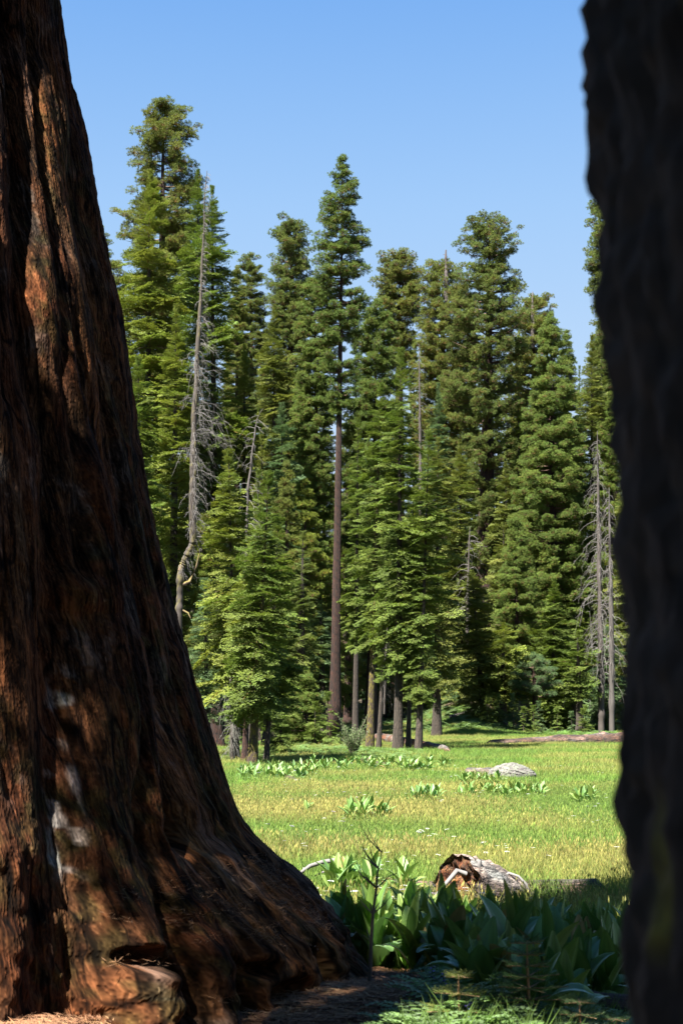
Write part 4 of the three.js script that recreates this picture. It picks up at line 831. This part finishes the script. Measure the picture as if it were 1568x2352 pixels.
{ // the rotten stump of a fallen log, cut face towards the left
  const p = onGround(1070, 2092), t = thing('rotten_stump', 'broken rotten log end with orange heartwood and bleached top, beyond the corn lilies', 'stump', null, [p.x, p.y + 0.06, p.z]);
  t.scale.setScalar(1.32);
  const a = V(-0.14, 0.20, 0.20), b = V(0.62, -0.12, -0.38), n = 60, sides = 60, pos = [], col = [], uv = [], idx = [], d = b.clone().sub(a), u = d.clone().normalize(), s = V(0, 1, 0).cross(u).normalize(), w = u.clone().cross(s);
  for (let k = 0; k <= n; k++) for (let j = 0; j <= sides; j++) {
    const f = k / n, an = j / sides * 6.2832, c = Math.cos(an), q = Math.sin(an), rag = f < 0.06 ? 0.05 * noise(c * 3, q * 3, 4) : 0;
    const r = (0.28 + 0.02 * Math.sin(f * 5) - 0.10 * f * f) * (1 + 0.12 * noise(f * 3, c * 1.4, q * 1.4) + 0.07 * noise(f * 16, c * 5, q * 5) + 0.05 * noise(f * 34, c * 11, q * 11));
    const v = a.clone().addScaledVector(d, f + rag - 0.04 * q * (f < 0.1 ? 1 : 0)).addScaledVector(s, c * r).addScaledVector(w, -q * r);
    pos.push(v.x, v.y, v.z);
    const up = v.y - (a.y + d.y * f), bleach = smooth(0.06, 0.12, up + 0.05 * noise(f * 6, an * 2, 3)), kk = 0.85 + 0.3 * noise(f * 22, an * 9, 5);
    const base = [0.15, 0.13, 0.118];
    col.push(...base.map((x, i) => mix(x * kk, [0.36, 0.31, 0.275][i], bleach)));
    uv.push(j / sides * 1.5, f * 0.8);
  }
  for (let k = 0; k < n; k++) for (let j = 0; j < sides; j++) { const o = k * (sides + 1) + j; idx.push(o, o + 1, o + sides + 1, o + 1, o + sides + 2, o + sides + 1); }
  const g = new THREE.BufferGeometry();
  g.setAttribute('position', new THREE.Float32BufferAttribute(pos, 3)); g.setAttribute('color', new THREE.Float32BufferAttribute(col, 3)); g.setAttribute('uv', new THREE.Float32BufferAttribute(uv, 2)); g.setIndex(idx); g.computeVertexNormals();
  part('weathered_bark', g, MAT.log, t);
  // crumbling orange heartwood in the broken end
  const hp = [], hc = [], hi = [], hu = [], rings = 22;
  for (let k = 0; k <= rings; k++) for (let j = 0; j <= sides; j++) {
    const f = k / rings, an = j / sides * 6.2832, c = Math.cos(an), q = Math.sin(an), r = 0.268 * f * (1 + 0.12 * noise(0, c * 1.4, q * 1.4)), deep = -0.10 * (1 - f * f) + 0.05 * noise(c * f * 5, q * f * 5, 11) + 0.025 * noise(c * f * 14, q * f * 14, 12);
    const v = a.clone().addScaledVector(u, 0.06 - deep).addScaledVector(s, c * r).addScaledVector(w, -q * r);
    hp.push(v.x, v.y, v.z);
    const m = smooth(-0.3, 0.5, noise(c * f * 6 + 3, q * f * 6, 13)), k2 = 0.8 + 0.5 * noise(c * f * 17, q * f * 17, 14);
    hc.push(...[0.30, 0.105, 0.032].map((x, i) => mix(x, [0.46, 0.21, 0.075][i], m) * k2)); hu.push(c * f, q * f);
  }
  for (let k = 0; k < rings; k++) for (let j = 0; j < sides; j++) { const o = k * (sides + 1) + j; hi.push(o, o + sides + 1, o + 1, o + 1, o + sides + 1, o + sides + 2); }
  const hg = new THREE.BufferGeometry();
  hg.setAttribute('position', new THREE.Float32BufferAttribute(hp, 3)); hg.setAttribute('color', new THREE.Float32BufferAttribute(hc, 3)); hg.setAttribute('uv', new THREE.Float32BufferAttribute(hu, 2)); hg.setIndex(hi); hg.computeVertexNormals();
  part('heartwood', hg, MAT.log, t).userData.label = 'crumbling orange rotten heartwood';
  const limb = (pts, r) => { const q = new Soup(); q.tube(pts, r, 7, (v, f) => { const k = 0.15 + 0.07 * noise(v[0] * 40, v[1] * 40, f * 2); return [k, k * 0.93, k * 0.88]; }); return part('broken_branch', q.geometry(true), MAT.wood, t); };
  limb([[-0.02, 0.30, 0.28], [-0.10, 0.33, 0.30], [-0.22, 0.20, 0.34], [-0.34, 0.06, 0.36], [-0.42, -0.08, 0.38]], [0.022, 0.022, 0.019, 0.015, 0.007]);
  limb([[0.30, 0.22, 0.0], [0.38, 0.275, 0.0], [0.46, 0.25, 0.02], [0.53, 0.18, 0.03], [0.57, 0.10, 0.03]], [0.016, 0.014, 0.013, 0.012, 0.006]);
  limb([[0.10, 0.30, 0.22], [0.10, 0.38, 0.25], [0.105, 0.42, 0.26]], [0.03, 0.022, 0.01]);
  limb([[-0.3, 0.02, -0.02], [-0.5, -0.06, 0.0], [-0.75, -0.1, 0.05]], [0.07, 0.06, 0.03]);
}
{ // the arching dead branch beside the trunk
  const b = onGround(788, 2068), d = -b.z, P = (px, py, dd = 0) => { const q = at(px, py, d + dd).sub(b); return [q.x, q.y, q.z]; }, s = new Soup(), c = (v, f) => { const k = 0.14 + 0.06 * noise(v[0] * 30, v[1] * 30, f * 2); return [k, k * 0.92, k * 0.87]; };
  s.tube([P(690, 2005, -0.2), P(712, 1989, -0.1), P(740, 1980), P(772, 1975), P(780, 1990), P(786, 2015), P(790, 2070)], [0.02, 0.026, 0.028, 0.03, 0.03, 0.028, 0.03], 7, c);
  s.tube([P(722, 2012), P(742, 2003), P(760, 2002), P(775, 2008), P(786, 2022)], [0.01, 0.014, 0.016, 0.016, 0.014], 6, c);
  s.tube([P(760, 2002), P(768, 1988), P(772, 1978)], [0.009, 0.009, 0.008], 5, c);
  s.tube([P(778, 2006), P(792, 2016)], [0.009, 0.003], 5, c);
  const t = single('dead_branch', s.geometry(true), MAT.wood, 'grey dead branch arching over the grass beside the giant trunk', 'branch');
  t.position.copy(b);
}
{ // the thin dead stalk in the shade
  const d = 7.7, b = at(846, 2290, d), P = (px, py, dd = 0) => { const q = at(px, py, d + dd).sub(b); return [q.x, q.y, q.z]; }, s = new Soup(), c = [0.10, 0.075, 0.055], R = rngOf(3);
  const main = [P(846, 2296), P(850, 2230), P(852, 2165), P(856, 2100), P(864, 2040), P(868, 1995), P(876, 1958)];
  s.tube(main, [0.014, 0.012, 0.011, 0.009, 0.007, 0.005, 0.002], 6, c);
  for (let i = 0; i < 26; i++) { const k = 1 + Math.floor(R() * 5.5), q = main[k], a = R() * 6.28, l = 0.05 + 0.09 * R() * (k > 3 ? 1 : 0.6); s.tube([q, [q[0] + Math.cos(a) * l * 0.6, q[1] + l * 0.5, q[2] + Math.sin(a) * l * 0.6], [q[0] + Math.cos(a) * l, q[1] + l * (0.6 + 0.5 * R()), q[2] + Math.sin(a) * l]], [0.004, 0.003, 0.0012], 4, c); }
  const t = single('dead_stalk', s.geometry(true), MAT.wood, 'thin dark dead stalk standing before the corn lilies', 'twig');
  t.position.copy(b);
}
{ // the willow shrub
  const p = onGround(812, 1738), R = rngOf(66), t = thing('willow_shrub', 'round pale green willow shrub at the foot of the central sequoia', 'shrub', null, [p.x, p.y, p.z]), s = new Soup(), st = new Soup();
  for (let i = 0; i < 46; i++) {
    const a = R() * 6.28, l = 0.7 + 0.55 * R(), o = 0.5 + 0.45 * R(), e = [Math.cos(a) * l * o, 1.9 * l * (0.5 + 0.45 * R()), Math.sin(a) * l * o], m = [e[0] * 0.45, e[1] * 0.6, e[2] * 0.45];
    st.tube([[Math.cos(a) * 0.1, 0, Math.sin(a) * 0.1], m, e], [0.018, 0.012, 0.004], 4, [0.16, 0.13, 0.09]);
    for (let j = 0; j < 46; j++) { const f = 0.25 + 0.75 * R(), q = f < 0.5 ? [m[0] * f * 2, m[1] * f * 2, m[2] * f * 2] : [mix(m[0], e[0], f * 2 - 1), mix(m[1], e[1], f * 2 - 1), mix(m[2], e[2], f * 2 - 1)], dd = V(R() - 0.5, R() * 0.9 - 0.1, R() - 0.5).normalize(), u = V(R() - 0.5, R() - 0.5, R() - 0.5).cross(dd).normalize(), k = 0.8 + 0.4 * R(); s.blade([q[0] + (R() - 0.5) * 0.16, q[1] + (R() - 0.5) * 0.16, q[2] + (R() - 0.5) * 0.16], [dd.x, dd.y, dd.z], [u.x, u.y, u.z], 0.13, 0.034, [0.13 * k, 0.175 * k, 0.065 * k]); }
  }
  part('stems', st.geometry(true), MAT.wood, t, 'stuff');
  part('foliage', s.geometry(), MAT.grass, t, 'stuff');
}

// ---------------------------------------------------------------- undergrowth in the foreground shade
function sapling(label, p, h, green, w, tiers) {
  const R = rngOf(++treeSeed * 53), t = thing('fir_seedling', label, 'sapling', null, [p.x, p.y, p.z]), s = new Soup(), n = new Soup();
  s.tube([[0, -0.03, 0], [0.004, h * 0.4, 0.003], [0, h * 0.75, 0], [0, h, 0]], [0.010, 0.008, 0.006, 0.002], 6, [0.22, 0.12, 0.06]);
  for (let k = 0; k < tiers; k++) {
    const y = h * (0.42 + 0.56 * k / (tiers - 1)), L = w * (1 - 0.55 * k / (tiers - 1)), spin = R() * 6;
    for (let b = 0; b < 6; b++) {
      const a = spin + b * 1.05 + 0.3 * R(), l = L * (0.75 + 0.4 * R()), e = [Math.cos(a) * l, y + 0.06 * l, Math.sin(a) * l];
      s.tube([[0, y, 0], e], [0.004, 0.002], 4, [0.2, 0.12, 0.06]);
      const twig = (p0, p1, len) => { const steps = Math.max(4, Math.round(len / 0.006)); for (let j = 0; j < steps; j++) { const f = (j + R()) / steps, q = [mix(p0[0], p1[0], f), mix(p0[1], p1[1], f), mix(p0[2], p1[2], f)], an = Math.atan2(p1[2] - p0[2], p1[0] - p0[0]); for (const sd of [-1, 1]) { const a2 = an + sd * (0.9 + 0.3 * R()), kk = 0.8 + 0.4 * R(); n.blade(q, [Math.cos(a2), 0.15 + 0.3 * R(), Math.sin(a2)], [-Math.sin(a2), 0.2, Math.cos(a2)], 0.020 + 0.006 * R(), 0.0035, green.map((v) => v * kk)); } } };
      twig([0, y, 0], e, l);
      for (const f of [0.45, 0.7]) for (const sd of [-1, 1]) { const a2 = a + sd * 0.8, o = [e[0] * f, mix(y, e[1], f), e[2] * f], l2 = l * 0.45; twig(o, [o[0] + Math.cos(a2) * l2, o[1] + 0.02, o[2] + Math.sin(a2) * l2], l2); }
    }
  }
  part('stem', s.geometry(true), MAT.wood, t);
  part('needles', n.geometry(), MAT.needles, t, 'stuff');
}
{
  const g = (px, d) => { const x = (px - 784) / FOC * d; return V(x, ground(x, -d), -d); };
  sapling('little fir seedling with sunlit yellow-green tips at the edge of the litter', g(1043, 6.75), 0.27, [0.13, 0.15, 0.025], 0.16, 3);
  sapling('taller fir seedling with feathery branches before the corn lilies', g(1196, 6.9), 0.46, [0.05, 0.105, 0.022], 0.19, 6);
  sapling('fir seedling low in the ferns towards the right trunk', g(1310, 6.7), 0.30, [0.05, 0.09, 0.022], 0.17, 4);
  sapling('small fir seedling right beside the near dark trunk', g(1390, 6.7), 0.28, [0.05, 0.095, 0.025], 0.15, 4);
  const R = rngOf(909), lists = [[], []], tufts = [], TU = tuft(71, 20, 0.26, 0.007, 0.10);
  for (let i = 0; i < 900; i++) { const d = 6.1 + 2.9 * R(), px = 880 + 560 * R(), p = g(px, d), k = 0.6 + 0.6 * R(); if (Math.hypot(p.x - AX, p.z - AZ) < 3.62 + 0.2 * R()) continue; lists[i % 2].push([pose(p.x, p.y - 0.02, p.z, R() * 6.28, (R() - 0.5) * 0.3, 0.20 + 0.22 * R()), [0.11 * k, 0.20 * k, 0.035 * k]]); }
  for (let i = 0; i < 900; i++) { const d = 6.1 + 6.5 * R(), px = 800 + 640 * R(), p = g(px, d), k = 0.6 + 0.6 * R(); if (Math.hypot(p.x - AX, p.z - AZ) < 3.75 + 0.3 * R()) continue; tufts.push([pose(p.x, p.y - 0.02, p.z, R() * 6.28, 0, 0.7 + 0.5 * R()), [0.12 * k, 0.21 * k, 0.03 * k]]); }
  const u = new THREE.Group();
  u.name = 'undergrowth';
  tag(u, 'dark ferns and grass in the shade before the corn lilies', 'undergrowth', null, 'stuff');
  scene.add(u);
  lists.forEach((l, i) => copies('fern_fronds', FERNS[i], MAT.grass, l, u));
  copies('grass', TU, MAT.grass, tufts, u);
  // small violet flowers
  const fl = new Soup();
  for (let i = 0; i < 9; i++) { const a = i * 2.4, y = 0.05 * (i / 9); fl.blade([0, 0.09 + y, 0], [Math.cos(a), 0.3, Math.sin(a)], [-Math.sin(a), 0, Math.cos(a)], 0.016, 0.012, [0.12, 0.08, 0.42]); }
  fl.tube([[0, -0.05, 0], [0, 0.14, 0]], [0.002, 0.0015], 4, [0.06, 0.11, 0.03]);
  const flg = fl.geometry();
  for (const [px, d] of [[1062, 6.7], [1072, 6.75], [985, 7.3], [1010, 7.2]]) { const p = g(px, d), m = single('violet_flower', flg, MAT.grass, 'small violet flower spike in the dark grass near the little seedling', 'flower', 'violet flowers by the seedling'); m.position.copy(p); m.scale.setScalar(1.2); }
}
{ // needle litter on the mound round the giant trunk, a stick and a green cone
  const R = rngOf(321), s = new Soup();
  for (let i = 0; i < 16; i++) { const a = R() * 6.28, x = (R() - 0.5) * 0.16, z = (R() - 0.5) * 0.16, l = 0.03 + 0.06 * R(), k = 0.6 + 0.8 * R(); s.blade([x, 0.004 + 0.014 * R(), z], [Math.cos(a), 0.25 * (R() - 0.4), Math.sin(a)], [-Math.sin(a), 0.3, Math.cos(a)], l, 0.0035, [k, k, k]); }
  const geo = s.geometry(), list = [];
  for (let i = 0; i < 8000; i++) {
    const a = 0.35 + 1.7 * R(), r = 2.6 + 1.55 * R() ** 0.8, x = AX + r * Math.sin(a), z = AZ + r * Math.cos(a), k = 0.7 + 0.6 * R(), q = R();
    list.push([pose(x, ground(x, z) + 0.004, z, R() * 6.28, (R() - 0.5) * 0.2, 0.8 + 0.7 * R()), q < 0.75 ? [0.17 * k, 0.078 * k, 0.034 * k] : [0.25 * k, 0.145 * k, 0.065 * k]]);
  }
  for (let i = 0; i < 1500; i++) { // caught on the flare of the trunk
    const th = 0.56 + 0.95 * R(), y = 0.95 + 0.55 * R() ** 2, r = giantRadius(th, y), up = (giantRadius(th, y - 0.05) - r) / 0.05;
    if (up < 1.1) continue;
    const k = 0.7 + 0.6 * R();
    list.push([pose(AX + r * Math.sin(th), y + 0.012, AZ + r * Math.cos(th), R() * 6.28, 0.3, 0.8), [0.14 * k, 0.07 * k, 0.03 * k]]);
  }
  const im = copies('needle_litter', geo, MAT.litter, list, scene);
  tag(im, 'brown fallen needles on the ground round the giant trunk', 'litter', null, 'stuff');
  const stick = new Soup(), p = V(0.28, ground(0.28, -6.85), -6.85);
  stick.tube([[-0.09, 0.02, 0.02], [-0.02, 0.028, 0], [0.07, 0.016, -0.02], [0.12, 0.012, -0.05]], [0.006, 0.007, 0.006, 0.003], 6, [0.42, 0.38, 0.34]);
  single('fallen_stick', stick.geometry(true), MAT.wood, 'short pale grey stick on the sunlit litter', 'stick').position.copy(p);
  const th = 1.04, rr = 3.32, cone = new THREE.IcosahedronGeometry(0.026, 6), q = cone.attributes.position, cc = [];
  for (let i = 0; i < q.count; i++) { const v = V(q.getX(i), q.getY(i), q.getZ(i)), a = Math.atan2(v.z, v.x), k = 1 + 0.10 * Math.sin(a * 7 + v.y * 200) * Math.cos(v.y * 260); q.setXYZ(i, v.x * k * 1.25, v.y * k, v.z * k); cc.push(0.24 * k, 0.24 * k, 0.08); }
  cone.setAttribute('color', new THREE.Float32BufferAttribute(cc, 3));
  cone.computeVertexNormals();
  const cx = AX + rr * Math.sin(th), cz = AZ + rr * Math.cos(th);
  single('sequoia_cone', cone, MAT.wood, 'small round green cone lying at the foot of the giant trunk', 'cone').position.set(cx, ground(cx, cz) + 0.024, cz);
}

scene.traverse((o) => { if (o.isMesh) { o.castShadow = true; o.receiveShadow = true; } });
renderer.render(scene, camera);
